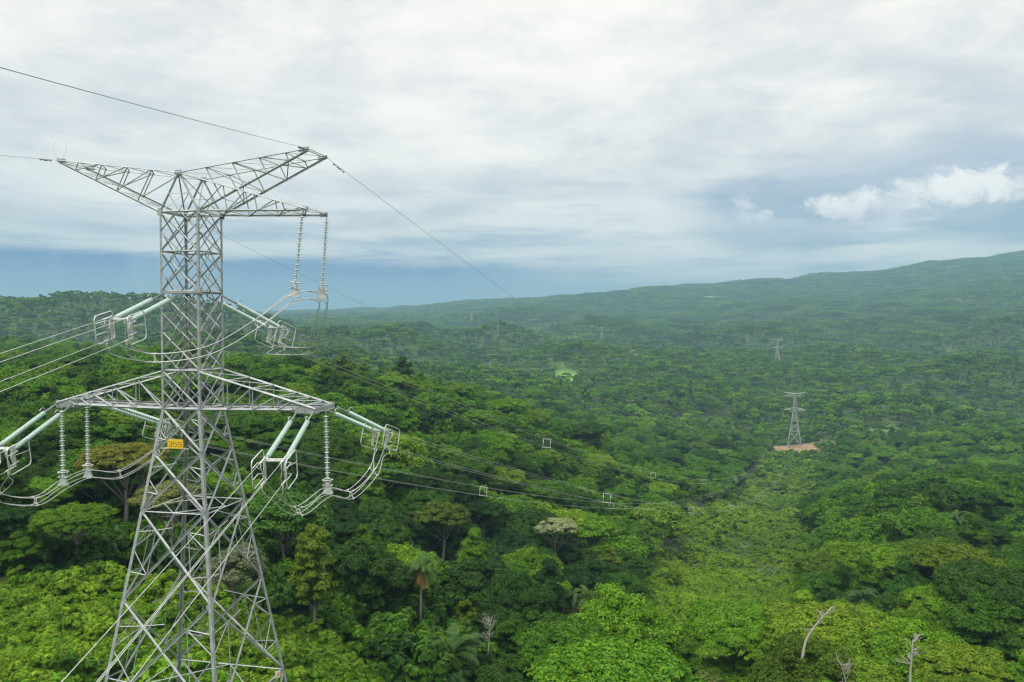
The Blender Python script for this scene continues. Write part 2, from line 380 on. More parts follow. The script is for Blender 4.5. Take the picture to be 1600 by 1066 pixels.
# open patches: x, y (world), radius across, radius in depth, kind (0 bare earth, 1 bright pasture, 2 dull grass)
PATCH = []
def sight(px, py, d0=300.0):
    """the first depth beyond d0 at which the ground shows at photo pixel (px, py)"""
    d = np.geomspace(d0, 9000, 3000); x = (px - 800) / F * d; y = HY + F * (CZ - ground(x, d) - 4) / d
    k = np.nonzero(y <= py)[0]; return float(d[k[0]]) if len(k) and py - y[k[0]] < 9 else 0.0
def patch(px, py, rpx, asp, kind, d0=300.0):
    d = sight(px, py, d0)
    if d: k = .52 if d > 1300 else .85; PATCH.append(((px - 800) / F * d, d, rpx * d / F * k, rpx * d / F * asp * k, kind))
PATCH += [(TW2[0] - 2, TW2[1] - 12, 22, 18, 0), (TW2[0] - 6, TW2[1] - 30, 22, 16, 0), (TW2[0] + 20, TW2[1] + 2, 24, 9, 0), (TW2[0] - 4, TW2[1] - 48, 30, 26, 2), (TW2[0] + 16, TW2[1] - 24, 22, 18, 2), (TW2[0] - 10, TW2[1] - 85, 26, 24, 2)]
for a in ((884, 582, 31, 2.8, 1), (1235, 566, 44, 1.2, 2), (1185, 578, 15, .5, 0), (1268, 582, 14, .5, 0), (1390, 668, 40, .7, 2), (1365, 672, 12, .6, 0), (1372, 662, 5, 3, 0),
          (1565, 656, 30, .6, 2), (1590, 658, 12, .6, 0), (1262, 552, 20, 2, 2), (1424, 556, 7, 1, 0), (1485, 558, 6, 1, 0), (985, 545, 18, 3, 2), (1105, 462, 22, 2, 1), (1130, 468, 24, 2, 2),
          (1490, 416, 18, 2, 2), (1450, 408, 40, 1, 2), (1588, 428, 17, 4, 0), (1594, 452, 9, 5, 0), (1500, 470, 26, 2, 2), (1345, 486, 30, 2, 2), (650, 492, 22, 3, 2), (520, 496, 28, 3, 2), (1075, 455, 30, 2, 2), (1300, 545, 18, 2, 2), (1480, 545, 16, 2, 2)): patch(*a)
def patch_field(X, Y):
    """soft membership of bare earth, bright pasture, dull grass; wobbly outlines"""
    out = np.zeros((3,) + X.shape)
    for x, y, rx, ry, k in PATCH:
        w = fbm(X / (rx * .7), Y / (rx * .7) + k, 3) * .9
        q = 1 - np.sqrt(((X - x) / rx) ** 2 + ((Y - y) / ry) ** 2) + w * .5
        out[k] = np.maximum(out[k], np.clip(q * 2.6, 0, 1))
    return out
CUT = [(30, 122), (38, 150), (54, 200), (86, 300), (233.6, 640.0)]      # the cleared strip, from the valley floor up to the second tower
def corridor(X, Y):
    d1 = np.min([seg_dist(X, Y, a, b)[0] for a, b in zip(CUT, CUT[1:])], axis=0); d2, t2 = seg_dist(X, Y, TW2, TW3)
    w = fbm(X / 26, Y / 26, 3) * 12; w2 = fbm(X / 60, Y / 60, 3) * 26
    return (d1 < 15 + 9 * np.clip((Y - 130) / 130, 0, 1) + w * .9) | ((d2 < 13 + w2) & (t2 < .97))
def clearing(X, Y): return (np.hypot(X - TWR[0], Y - TWR[1]) < 31 + fbm(X / 12, Y / 12, 2) * 6) | ((X < 3 + fbm(X / 9, Y / 9, 2) * 8) & (Y < np.clip(89 - .35 * (X + 12), 86, 98) + fbm(X / 13 + 4, Y / 13, 2) * 14))

def build_ground():
    az = np.concatenate([np.linspace(-math.pi, -.80, 26)[:-1], np.linspace(-.80, .80, 361), np.linspace(.80, math.pi, 26)[1:]])
    r = np.concatenate([[4, 12, 22], np.geomspace(32, 13500, 330)])
    A, R = np.meshgrid(az, r); X = R * np.sin(A); Y = R * np.cos(A); Z = ground(X, Y)
    na, nr = len(az), len(r); V = np.stack([X, Y, Z], -1).reshape(-1, 3)
    i = np.arange(nr - 1)[:, None] * na + np.arange(na - 1)[None]; Q = np.stack([i, i + 1, i + na + 1, i + na], -1).reshape(-1, 4)
    V = np.vstack([V, [[0, 0, gz(0, 4)]]])
    me = np_mesh("ground", V, Q, True)
    pf = patch_field(X, Y).reshape(3, -1)
    for nm, k in (('soil', 0), ('pasture', 1), ('grass', 2)):
        at_ = me.attributes.new(nm, 'FLOAT', 'POINT'); at_.data.foreach_set('value', np.append(pf[k], 0).astype(np.float32))
    m, T, out = newmat("forest_floor"); geo = T.new('ShaderNodeNewGeometry'); pos = geo.outputs['Position']
    n = T.noise(pos, .35, 6, .6); n2 = T.noise(pos, .02, 4, .55); n3 = T.noise(pos, 2.5, 4, .6)
    c = T.mix(T.ss(n, .35, .65), (.035, .055, .018), (.065, .115, .026))
    c = T.mix(T.ss(n2, .45, .65, 0, .5), c, (.05, .10, .022))
    def attr(nm): a = T.new('ShaderNodeAttribute'); a.attribute_name = nm; return a.outputs['Fac']
    c = T.mix(T.m('MULTIPLY', attr('grass'), T.ss(n, .3, .6, .55, 1.0)), c, T.mix(n, (.075, .15, .022), (.12, .19, .040)))
    c = T.mix(T.m('MULTIPLY', attr('pasture'), T.ss(n2, .35, .55, .6, 1.0)), c, T.mix(n, (.10, .25, .020), (.145, .29, .032)))
    c = T.mix(T.m('MULTIPLY', attr('soil'), T.ss(T.noise(pos, .22, 7, .65), .36, .56, .1, 1.0)), c, T.mix(n, (.25, .125, .065), (.38, .235, .145)))
    p = prin(T, out, Base_Color=c, Roughness=.95)
    bp = T.new('ShaderNodeBump'); T.put(bp.inputs['Height'], T.m('ADD', n, T.m('MULTIPLY', n3, .3))); T.put(bp.inputs['Strength'], .5); T.put(bp.inputs['Distance'], .4); T.l.new(bp.outputs[0], p.inputs['Normal'])
    o = link("ground", me, None, m); tag(o, kind='structure'); o['label'] = 'rolling green valley floor and hills under the power line'
build_ground()

# ------------------------------------------------------------------ the lattice tower
ZT_ = dict(top=6.3, waist=-5.194, arm_top=-2.95)
def build_tower(name, foot, rz, label, mirror=1, base=-34.0, wk=1.0, number=False):
    """heights are written relative to the drone height used for the survey; the tower's own origin is its foot"""
    root = empty(name, foot, label, 'transmission tower', None, rz); H = -base; w = 1.25
    P = lambda s, t, z: Vector((mirror * s, t, z + H))
    hw = lambda z: w if z >= ZT_['waist'] else w + .147 * (ZT_['waist'] - z)
    out = lambda s, t: Vector((mirror * s, t, 0))
    c4 = [(-1, -1), (1, -1), (1, 1), (-1, 1)]
    lev_body = [6.3, 4.0, 1.65, -.65, -2.95, -5.194]
    lev_leg = [-5.194, -7.75, -11.05, -16.07, -22.3, base] if base < -26 else [-5.194, -7.75, -11.05, -16.07, base]
    for sx, sy in c4:
        b = MB(); wd = .15 * wk
        b.angle(P(sx * hw(base), sy * hw(base), base), P(sx * w, sy * w, -5.194), .20 * wk, out(sx, sy), .022 * wk)
        b.angle(P(sx * w, sy * w, -5.194), P(sx * w, sy * w, 6.3), wd, out(sx, sy), .018 * wk)
        for z in lev_leg[1:-1]:
            h = hw(z); b.plate([P(sx * (h - .02), sy * h, z + .22), P(sx * (h - .30), sy * h, z + .08), P(sx * (h - .30), sy * h, z - .12), P(sx * (h - .02), sy * h, z - .26)], .02, (0, 1, 0))
            b.plate([P(sx * h, sy * (h - .02), z + .22), P(sx * h, sy * (h - .30), z + .08), P(sx * h, sy * (h - .30), z - .12), P(sx * h, sy * (h - .02), z - .26)], .02, (1, 0, 0))
        lg = b.build('leg', M_STEEL, root)
        f = MB(); q = P(sx * hw(base), sy * hw(base), base); f.lathe(q - Vector((0, 0, .9)), (0, 0, 1), [(0, .55), (.9, .45), (1.05, .40), (1.05, 0)], 12)
        f.build('footing', M_CONC, lg)
        if number and (sx, sy) == (1, -1):
            for i in range(60):
                z = -21 + i * .42; h = hw(z); d = Vector((mirror, -.2, 0)) if i % 2 else Vector((-.2 * mirror, -1, 0)); d.normalize()
                k = MB(); k.tube([P(sx * h, sy * h, z), P(sx * h, sy * h, z) + d * .17], .011, 5); k.build('step_bolt', M_STEEL, lg)
    faces = [((-1, -1), (1, -1)), ((1, -1), (1, 1)), ((1, 1), (-1, 1)), ((-1, 1), (-1, -1))]
    bb = MB(); lb = MB()
    for (a, c) in faces:
        nrm = out((a[0] + c[0]) / 2, (a[1] + c[1]) / 2).normalized()
        def pt(f, z, ins=0.0):                                 # f: 0 at leg a, 1 at leg c
            h = hw(z) - ins; return P((a[0] * (1 - f) + c[0] * f) * h, (a[1] * (1 - f) + c[1] * f) * h, z)
        for i in range(len(lev_body) - 1):                    # double-lattice bracing of the slim body
            z1, z0 = lev_body[i], lev_body[i + 1]; zm = (z1 + z0) / 2
            bb.angle(pt(0, z1), pt(1, z0), .085 * wk, nrm); bb.angle(pt(1, z1, .06), pt(0, z0, .06), .085 * wk, -nrm)
            for f0, za, f1, zb in ((0, zm, .5, z1), (1, zm, .5, z1), (0, zm, .5, z0), (1, zm, .5, z0)):
                bb.angle(pt(f0, za, .03), pt(f1, zb, .03), .06 * wk, nrm if f0 else -nrm)
        for z, s_ in ((6.3, .11), (4.0, .08), (1.65, .16), (-2.95, .12), (-5.194, .16)):
            bb.angle(pt(0, z), pt(1, z), s_ * wk, nrm)
        for i in range(len(lev_leg) - 1):                     # big crosses of the splayed legs, with redundants
            z1, z0 = lev_leg[i], lev_leg[i + 1]; last = i == len(lev_leg) - 2
            if last and base > -40 and z0 - z1 < -8:
                zk = z1 + (z0 - z1) * .1
            lb.angle(pt(0, z1), pt(1, z0), .12 * wk, nrm); lb.angle(pt(1, z1, .08), pt(0, z0, .08), .12 * wk, -nrm)
            f_of = lambda L, k: L[0] + (L[1] - L[0]) * k
            # crossing point fraction from widths
            wa, wb = hw(z1), hw(z0); tcr = wa / (wa + wb); zc = z1 + (z0 - z1) * tcr
            for side in (0, 1):
                o_ = 1 - side
                def diag(t, dn):                               # point on a diagonal: dn True = the one leaving this side's top corner
                    z = z1 + (z0 - z1) * t; h0 = hw(z1); h1 = hw(z0)
                    xa, xb = (-h0, h1) if dn else (h0, -h1)    # along-face coordinate, this side negative
                    x = xa + (xb - xa) * t; h = hw(z); f = (x / h + 1) / 2
                    f = f if side == 0 else 1 - f
                    return pt(f, z, .03)
                tm = tcr * .5; tn = tcr + (1 - tcr) * .5
                zA, zB = z1 + (z0 - z1) * tm, z1 + (z0 - z1) * tn
                e = float(side); r_ = .055 * wk
                lb.angle(diag(tm, True), pt(e, zA - .15, .02), r_, nrm); lb.angle(diag(tm, True), pt(e, zc, .02), r_, nrm)
                lb.angle(diag(tn, False), pt(e, zB + .15, .02), r_, nrm); lb.angle(diag(tn, False), pt(e, zc, .02), r_, nrm)
                if z1 - z0 > 4: lb.angle(diag(tm, True), diag(tn, False), r_ * .9, nrm)
                if z1 - z0 > 2.6 and side == 0:
                    lb.angle(diag(tm, True), pt(.5, (z1 + zc) / 2 + .2, .03), r_ * .8, nrm)
        for z in lev_leg[2:-1:2]:
            h = hw(z)
            lb.angle(pt(.5, z, .05) * 1.0, pt(.0, z, .05), .07 * wk, (0, 0, 1)); lb.angle(pt(.5, z, .05), pt(1, z, .05), .07 * wk, (0, 0, 1))
    for z in (6.3, 1.65, -2.95, -5.194):
        bb.angle(P(-w, -w, z), P(w, w, z), .07 * wk); bb.angle(P(-w, w, z), P(w, -w, z), .07 * wk)
    for z in lev_leg[2:-1:2]:
        h = hw(z) - .05
        for i in range(4):
            p, q = [(0, -h), (h, 0), (0, h), (-h, 0)][i], [(h, 0), (0, h), (-h, 0), (0, -h)][i]
            lb.angle(P(p[0], p[1], z), P(q[0], q[1], z), .06 * wk)
    if number:                                                # working stage where the middle conductors are anchored
        for t in (-w + .12, w - .12): bb.box(P(-.1, t, 1.62), Vector((1.05, 0, 0)), Vector((0, .13, 0)), Vector((0, 0, .07)))
        bb.box(P(w - .05, -w + .05, 1.7), Vector((.16, 0, 0)), Vector((0, .16, 0)), Vector((0, 0, .16)))
    bb.build('body_bracing', M_STEEL, root); lb.build('leg_bracing', M_STEEL, root)
    # lower crossarms
    for sd in (-1, 1):
        b = MB(); s0, s1 = w, 8.45; zb, ztp = -5.194, -2.95
        xs = [s0 + (s1 - s0) * k for k in (0, .24, .46, .68, .80, .91, 1.0)]
        for t in (-w, w):
            tt = t * .97
            b.angle(P(sd * s0, t, zb), P(sd * s1, tt, zb + .12), .15 * wk, out(0, t)); b.angle(P(sd * s0, t, ztp), P(sd * s1, tt, zb + .26), .12 * wk, (0, 0, 1))
            top = lambda x: P(sd * x, t, ztp + (zb + .26 - ztp) * (x - s0) / (s1 - s0)); bot = lambda x: P(sd * x, t, zb + .12 * (x - s0) / (s1 - s0))
            for k in range(1, len(xs) - 1):
                b.angle(top(xs[k]), bot(xs[k]), .06 * wk, out(0, t)); b.angle(top(xs[k]), bot(xs[k - 1]), .075 * wk, out(0, t))
            b.plate([P(sd * s1, tt, zb - .1), P(sd * (s1 - 1.3), tt, zb - .06), P(sd * (s1 - 1.3), tt, zb + .3), P(sd * s1, tt, zb + .36)], .03 * wk, (0, 1, 0))
        for k in range(len(xs)):
            for zz, fn in ((0, bot),):
                b.angle(P(sd * xs[k], -w, zb + .03), P(sd * xs[k], w, zb + .03), .07 * wk)
            if k: 
                b.angle(P(sd * xs[k - 1], -w, zb + .04), P(sd * xs[k], w, zb + .04), .06 * wk); b.angle(P(sd * xs[k - 1], w, zb + .02), P(sd * xs[k], -w, zb + .02), .06 * wk)
                zt1 = ztp + (zb + .26 - ztp) * (xs[k] - s0) / (s1 - s0); zt0 = ztp + (zb + .26 - ztp) * (xs[k - 1] - s0) / (s1 - s0)
                b.angle(P(sd * xs[k], -w, zt1), P(sd * xs[k], w, zt1), .06 * wk); b.angle(P(sd * xs[k - 1], -w, zt0), P(sd * xs[k], w, zt1), .05 * wk)
        b.plate([P(sd * s1, -w * .97, zb - .02), P(sd * s1, w * .97, zb - .02), P(sd * s1, w * .97, zb + .3), P(sd * s1, -w * .97, zb + .3)], .04 * wk, (1, 0, 0))
        b.build('crossarm', M_STEEL, root)
    # head frame: knees over the body, horns for the earth wires, one arm for the middle jumper
    b = MB(); zk = 8.57
    for t in (-w, w):
        for sx in (-1, 1): b.angle(P(sx * w, t, 6.3), P(0, t, zk), .11 * wk, out(0, t))
        b.angle(P(-.66, t, 7.35), P(.66, t, 7.35), .05 * wk, (0, 0, 1)); b.angle(P(-.66, t, 7.35), P(0, t, 6.3), .045 * wk, out(0, t)); b.angle(P(.66, t, 7.35), P(0, t, 6.3), .045 * wk, out(0, t))
    b.angle(P(0, -w, zk), P(0, w, zk), .12 * wk, (0, 0, 1))
    for sx in (-1, 1): b.angle(P(0, -w, zk), P(sx * w, w, 6.3), .06 * wk); b.angle(P(0, w, zk), P(sx * w, -w, 6.3), .06 * wk)
    for sx, sy in c4:
        b.plate([P(sx * w - .15, sy * w, 6.08), P(sx * w + .15, sy * w, 6.08), P(sx * w + .10, sy * w, 6.5), P(sx * w - .10, sy * w, 6.5)], .03, (0, 1, 0))
    for t in (-w, w): b.plate([P(-.25, t, zk - .18), P(.25, t, zk - .18), P(.2, t, zk + .1), P(-.2, t, zk + .1)], .03, (0, 1, 0))
    b.build('head_frame', M_STEEL, root)
    for sd in (-1, 1):
        b = MB(); tip_s, tip_z, tt = 8.05, 9.6, .96 * w
        fr = (0, .215, .42, .63, .83, 1.0)
        up = lambda k, t: P(0, t, zk).lerp(P(sd * tip_s, t / w * tt, tip_z), k); lo = lambda k, t: P(sd * w, t, 6.3).lerp(P(sd * tip_s, t / w * tt, tip_z - .12), k)
        for t in (-w, w):
            b.angle(up(0, t), up(1, t), .10 * wk, (0, 0, 1)); b.angle(lo(0, t), lo(1, t), .12 * wk, out(0, t))
            for i in range(1, 5):
                b.angle(up(fr[i], t), lo(fr[i], t), .065 * wk, out(0, t))
                b.angle(up(fr[i - 1], t), lo(fr[i], t), .05 * wk, out(0, t)) if i > 1 else None
            if number and t < 0 and sd > 0:
                for i in range(26):
                    q = lo(.04 + i * .036, t); b.tube([q, q + Vector((-.05, -.03, .14))], .011, 4)
        for i in range(1, 6):
            b.angle(up(fr[i], -w), up(fr[i], w), .065 * wk, (0, 0, 1)); b.angle(lo(fr[i], -w), lo(fr[i], w), .055 * wk, (0, 0, 1))
            b.angle(up(fr[i - 1], -w), up(fr[i], w), .05 * wk, (0, 0, 1))
            if i in (2, 4): b.angle(lo(fr[i - 1], w), lo(fr[i], -w), .045 * wk)
        for t in (-1, 1): b.plate([P(sd * (tip_s - .55), t * tt, tip_z - .22), P(sd * (tip_s + .08), t * tt, tip_z - .16), P(sd * (tip_s + .08), t * tt, tip_z + .07), P(sd * (tip_s - .5), t * tt, tip_z + .02)], .03 * wk, (0, 1, 0))
        b.build('earth_wire_horn', M_STEEL, root)
    b = MB(); s1 = 8.0; z1 = 6.2
    fr = (0, .27, .55, .80, 1.0)
    for t in (-w, w):
        t1 = t * 1.0
        up = lambda k, t=t: P(0, t, zk).lerp(P(s1, t, z1 + .06), k); lo = lambda k, t=t: P(w, t, 6.3).lerp(P(s1, t, z1 - .06), k)
        b.angle(up(0), up(1), .12 * wk, (0, 0, 1)); b.angle(lo(0), lo(1), .10 * wk, out(0, t))
        for i in range(1, 4):
            b.angle(up(fr[i] * .86 + .12), lo(fr[i]), .06 * wk, out(0, t)); b.angle(up(fr[i] * .86 + .12), lo(fr[i - 1]), .055 * wk, out(0, t))
        b.plate([P(s1 - .4, t, z1 - .14), P(s1 + .1, t, z1 - .14), P(s1 + .1, t, z1 + .12), P(s1 - .4, t, z1 + .16)], .03 * wk, (0, 1, 0))
        if number and t > 0:
            for i in range(20):
                q = up(.42 + i * .028); b.tube([q, q + Vector((0, 0, .15))], .011, 4)
    for i in range(5):
        x = w + (s1 - w) * fr[i]; b.angle(P(x, -w, 6.27), P(x, w, 6.27), .06 * wk)
        if i:
            x0 = w + (s1 - w) * fr[i - 1]; b.angle(P(x0, -w, 6.28), P(x, w, 6.28), .06 * wk); b.angle(P(x0, w, 6.24), P(x, -w, 6.24), .06 * wk)
    b.build('jumper_arm', M_STEEL, root)
    if number:
        for sgn in (-.18, .25):                                # lightning whips on the left horn tip
            k = MB(); p = P(-8.0, -1.2 + sgn, 9.6); k.tube(bez(p, p + Vector((sgn, 0, .5)), p + Vector((sgn * 2, 0, .9)), p + Vector((sgn * .2 + .1, 0, 1.05)), 8), .007, 4); k.build('lightning_whip', M_STEEL, root)
    return root
tower = build_tower('transmission_tower', (TWR[0], TWR[1], 0.0), -TA, 'large grey steel lattice tower in the left foreground carrying a yellow 355 plate', 1, -34.0, 0.9, True)
RT = Matrix.Translation((TWR[0], TWR[1], 0)) @ Matrix.Rotation(-TA, 4, 'Z')
def L(s, t, z): return RT @ Vector((s, t, z + CZ))

# number plate and warning plate
def number_plate():
    r = empty('number_sign', L(-.13, -1.62, -7.18), 'yellow number plate reading 355 on the near face of the large tower', 'sign', None, -TA)
    b = MB(); b.box((0, 0, 0), Vector((.50, 0, 0)), Vector((0, .012, 0)), Vector((0, 0, .265))); b.build('plate', M_YELLOW, r)
    b = MB(); y = -.02
    def stroke(pts, cx, cz, sx, sz, w):
        q = [Vector((cx + x * sx, y, cz + z * sz)) for x, z in pts]
        for p, e in zip(q, q[1:]):
            d = (e - p).normalized(); n = Vector((-d.z, 0, d.x)) * w; b.plate([p - n - d * w, e - n + d * w, e + n + d * w, p + n - d * w], .008, (0, 1, 0))
    three = [(-.5, .5), (.3, .5), (.5, .3), (.3, .03), (-.1, 0), (.3, -.03), (.5, -.3), (.3, -.5), (-.5, -.5)]
    five = [(.5, .5), (-.45, .5), (-.5, .05), (.25, .08), (.5, -.15), (.4, -.4), (.2, -.5), (-.5, -.5)]
    for cx, g in ((-.31, three), (0, five), (.31, five)): stroke(g, cx, -.015, .24, .27, .013)
    b.build('number', M_BLACK, r)
    b = MB()
    for i in range(2):
        b.box((-.3 + .6 * i, .02, 0), Vector((.02, 0, 0)), Vector((0, .02, 0)), Vector((0, 0, .3)))
    b.angle((-.95, .05, -.25), (.85, .05, -.25), .05); b.build('bracket', M_STEEL, r)
    r = empty('warning_sign', L(3.72, 3.0, -22.35), 'small white and orange plate low on the right leg of the large tower', 'sign', None, -TA + .9)
    b = MB(); b.box((0, 0, 0), Vector((.16, 0, 0)), Vector((0, .01, 0)), Vector((0, 0, .22))); b.build('plate', M_WHITE, r)
    b = MB(); b.box((.02, -.014, .0), Vector((.09, 0, 0)), Vector((0, .003, 0)), Vector((0, 0, .12))); b.build('warning_symbol', M_ORANGE, r)
number_plate()

# ------------------------------------------------------------------ insulators, yokes, rings, cables
def disc_profile(n, pitch, r, alt=False):
    pr = []
    for i in range(n):
        h = i * pitch; rr = r if not alt or i % 2 == 0 else r * .72
        pr += [(h, .05), (h + pitch * .30, .055), (h + pitch * .36, rr), (h + pitch * .52, rr * .97), (h + pitch * .56, rr * .45), (h + pitch * .66, .045)]
    return pr
_cache = {}
def frame_mat(p, d):
    """x along d (horizontal heading plus slope), y lateral, z up-ish"""
    d = Vector(d).normalized(); l = Vector((0, 0, 1)).cross(d).normalized(); n = d.cross(l)
    return Matrix.Translation(p) @ Matrix((d, l, n)).transposed().to_4x4()
def string(name, M, kind, label, group, cat='insulator string'):
    """a string of discs along local x; shared meshes"""
    r = empty(name, (0, 0, 0), label, cat, group); r.matrix_world = M
    if kind not in _cache:
        g = MB(); h = MB(); a = MB(); e = MB()
        if kind == 'tension':
            n, pitch = 22, .1932; h.tube([(0, 0, 0), (1.3, 0, 0)], .035, 6); h.box((.65, 0, 0), Vector((.65, 0, 0)), Vector((0, .012, 0)), Vector((0, 0, .055)))
            g.lathe((1.35, 0, 0), (1, 0, 0), disc_profile(n, pitch, .14), 14)
            a.tube(bez((1.25, 0, .04), (1.15, .0, .35), (1.55, .0, .42), (1.75, 0, .28), 10), .018, 6)
            e.tube([(1.35 + n * pitch - .05, 0, 0), (1.35 + n * pitch + .28, 0, 0)], .04, 6)
        else:
            n, pitch = 26, .148; h.tube([(0, 0, 0), (.30, 0, 0)], .03, 6)
            g.lathe((.3, 0, 0), (1, 0, 0), disc_profile(n, pitch, .155, True), 14)
            x0 = .3 + n * pitch
            a.tube([(x0 - .12, .29 * math.cos(t), .29 * math.sin(t)) for t in (2 * math.pi * i / 24 for i in range(24))], .03, 6, True)
            for t in (.6, 2.2, 3.75, 5.3): a.tube([(x0 - .12, .29 * math.cos(t), .29 * math.sin(t)), (x0 + .28, .09 * math.cos(t), .09 * math.sin(t))], .016, 5)
            for q in (-1, 1):
                e.plate([(x0 + .02, -.07, q * .03), (x0 + .02, .07, q * .03), (x0 + .62, .30, q * .05), (x0 + .70, .30, q * .05), (x0 + .70, -.30, q * .05), (x0 + .62, -.30, q * .05)], .03, (0, 0, 1))
            for yy in (-.23, .23):
                for q in (.2, .66): e.tube([(x0 + q, yy, -.16), (x0 + q, yy, .16)], .045, 6)
        _cache[kind] = (h.mesh('link', M_STEEL), g.mesh('disc_stack', M_GLASS if kind == 'tension' else M_PALE), a.mesh('corona_ring' if kind != 'tension' else 'arcing_horn', M_BRIGHT), e.mesh('end_fitting', M_BRIGHT))
    for me in _cache[kind]: link(me.name.split('.')[0], me, r)
    return r
BY, BZ = .5, .55                                   # half spacing of the four-cable bundle
def yoke(M, label, group):
    """yoke bar between two strings, two hanging plates, two racket-shaped corona rings"""
    r = empty('yoke_assembly', (0, 0, 0), label, 'cable yoke', group); r.matrix_world = M
    if 'yoke' not in _cache:
        b = MB(); b.plate([(-.10, -.58, 0), (.12, -.58, 0), (.16, -.2, 0), (.16, .2, 0), (.12, .58, 0), (-.10, .58, 0)], .06, (0, 0, 1)); b.box((0, 0, 0), Vector((.05, 0, 0)), Vector((0, .55, 0)), Vector((0, 0, .07)))
        m1 = b.mesh('yoke_bar', M_BRIGHT)
        rings = []; plates = []
        for sd in (-1, 1):
            p = MB(); y = sd * BY
            p.plate([(.02, y, .22), (.22, y, .20), (.40, y, -.40), (.22, y, -.98), (.06, y, -1.0), (.04, y, -.40)], .05, (0, 1, 0))
            for zz in (.15, -.95): p.tube([(.1, y, zz), (.95, y, zz)], [.05, .04], 7); p.tube([(.75, y, zz), (.80, y, zz - .34), (.70, y, zz - .40)], .03, 6)
            plates.append(p.mesh('yoke_plate', M_BRIGHT))
            q = MB(); yy = sd * (BY + .32); x0, x1, z0, z1, rr = -.75, 1.15, -1.12, .34, .26; pts = []
            for cx, cz, a0 in ((x1 - rr, z1 - rr, 0), (x0 + rr, z1 - rr, 90), (x0 + rr, z0 + rr, 180), (x1 - rr, z0 + rr, 270)):
                pts += [(cx + rr * math.cos(math.radians(a0 + k * 15)), yy, cz + rr * math.sin(math.radians(a0 + k * 15))) for k in range(7)]
            q.tube(pts, .030, 7, True)
            for zz in (-.05, -.62): q.tube([(x1, yy, zz), (.25, yy, zz), (.2, y, zz)], .024, 6); 
            q.tube([(.2, y, -.35), (x0, yy, -.35)], .022, 6); q.tube([(.25, y, -.6), (.62, yy, -.05)], .016, 5)
            rings.append(q.mesh('corona_ring', M_BRIGHT))
        _cache['yoke'] = [m1] + plates + rings
    for me in _cache['yoke']: link(me.name.split('.')[0], me, r)
    return r
CABLE_R = .0145
def cable(pts, r, label, group, mat=None, name='power_cable', cat='cable', seg=5):
    b = MB(); b.tube(pts, r, seg, False, False); o = b.build(name, mat or M_CABLE); return tag(o, label, cat, group)
def span(p, q, sag, n=40):
    p, q = Vector(p), Vector(q); out = []
    for i in range(n + 1):
        t = (i / n) ** 1.5; v = p.lerp(q, t); v.z -= 4 * sag * t * (1 - t); out.append(v)
    return out
BACK = Vector((math.sin(math.radians(22.5)), math.cos(math.radians(22.5)), 0)); FRONT = Vector((0, -1, 0))
def spacer_square(p, d, label, group):
    r = empty('spacer_frame', (0, 0, 0), label, 'cable spacer', group); r.matrix_world = frame_mat(p, d)
    if 'sq' not in _cache:
        b = MB(); c = [(0, -BY, -BZ), (0, BY, -BZ), (0, BY, BZ), (0, -BY, BZ)]
        for i in range(4): b.tube([c[i], c[(i + 1) % 4]], .030, 6)
        ks = []
        for q in c: k = MB(); k.tube([(-.12, q[1], q[2]), (.12, q[1], q[2])], .06, 6); ks.append(k.mesh('clamp', M_BRIGHT))
        _cache['sq'] = [b.mesh('frame', M_BRIGHT)] + ks
    for me in _cache['sq']: link(me.name.split('.')[0], me, r)
def spacer_x(p, d, label, group):
    r = empty('jumper_spacer', (0, 0, 0), label, 'cable spacer', group); r.matrix_world = frame_mat(p, d)
    if 'sx' not in _cache:
        b = MB(); b.tube([(0, .11 * math.cos(t), .11 * math.sin(t)) for t in (2 * math.pi * i / 12 for i in range(12))], .03, 6, True)
        ks = []
        for sy in (-1, 1):
            for sz in (-1, 1):
                b.tube([(0, .08 * sy, .08 * sz), (0, .22 * sy, .22 * sz)], .026, 6); k = MB(); k.tube([(-.1, .23 * sy, .23 * sz), (.1, .23 * sy, .23 * sz)], .042, 6); ks.append(k.mesh('clamp', M_BRIGHT))
        _cache['sx'] = [b.mesh('frame', M_BRIGHT)] + ks
    for me in _cache['sx']: link(me.name.split('.')[0], me, r)

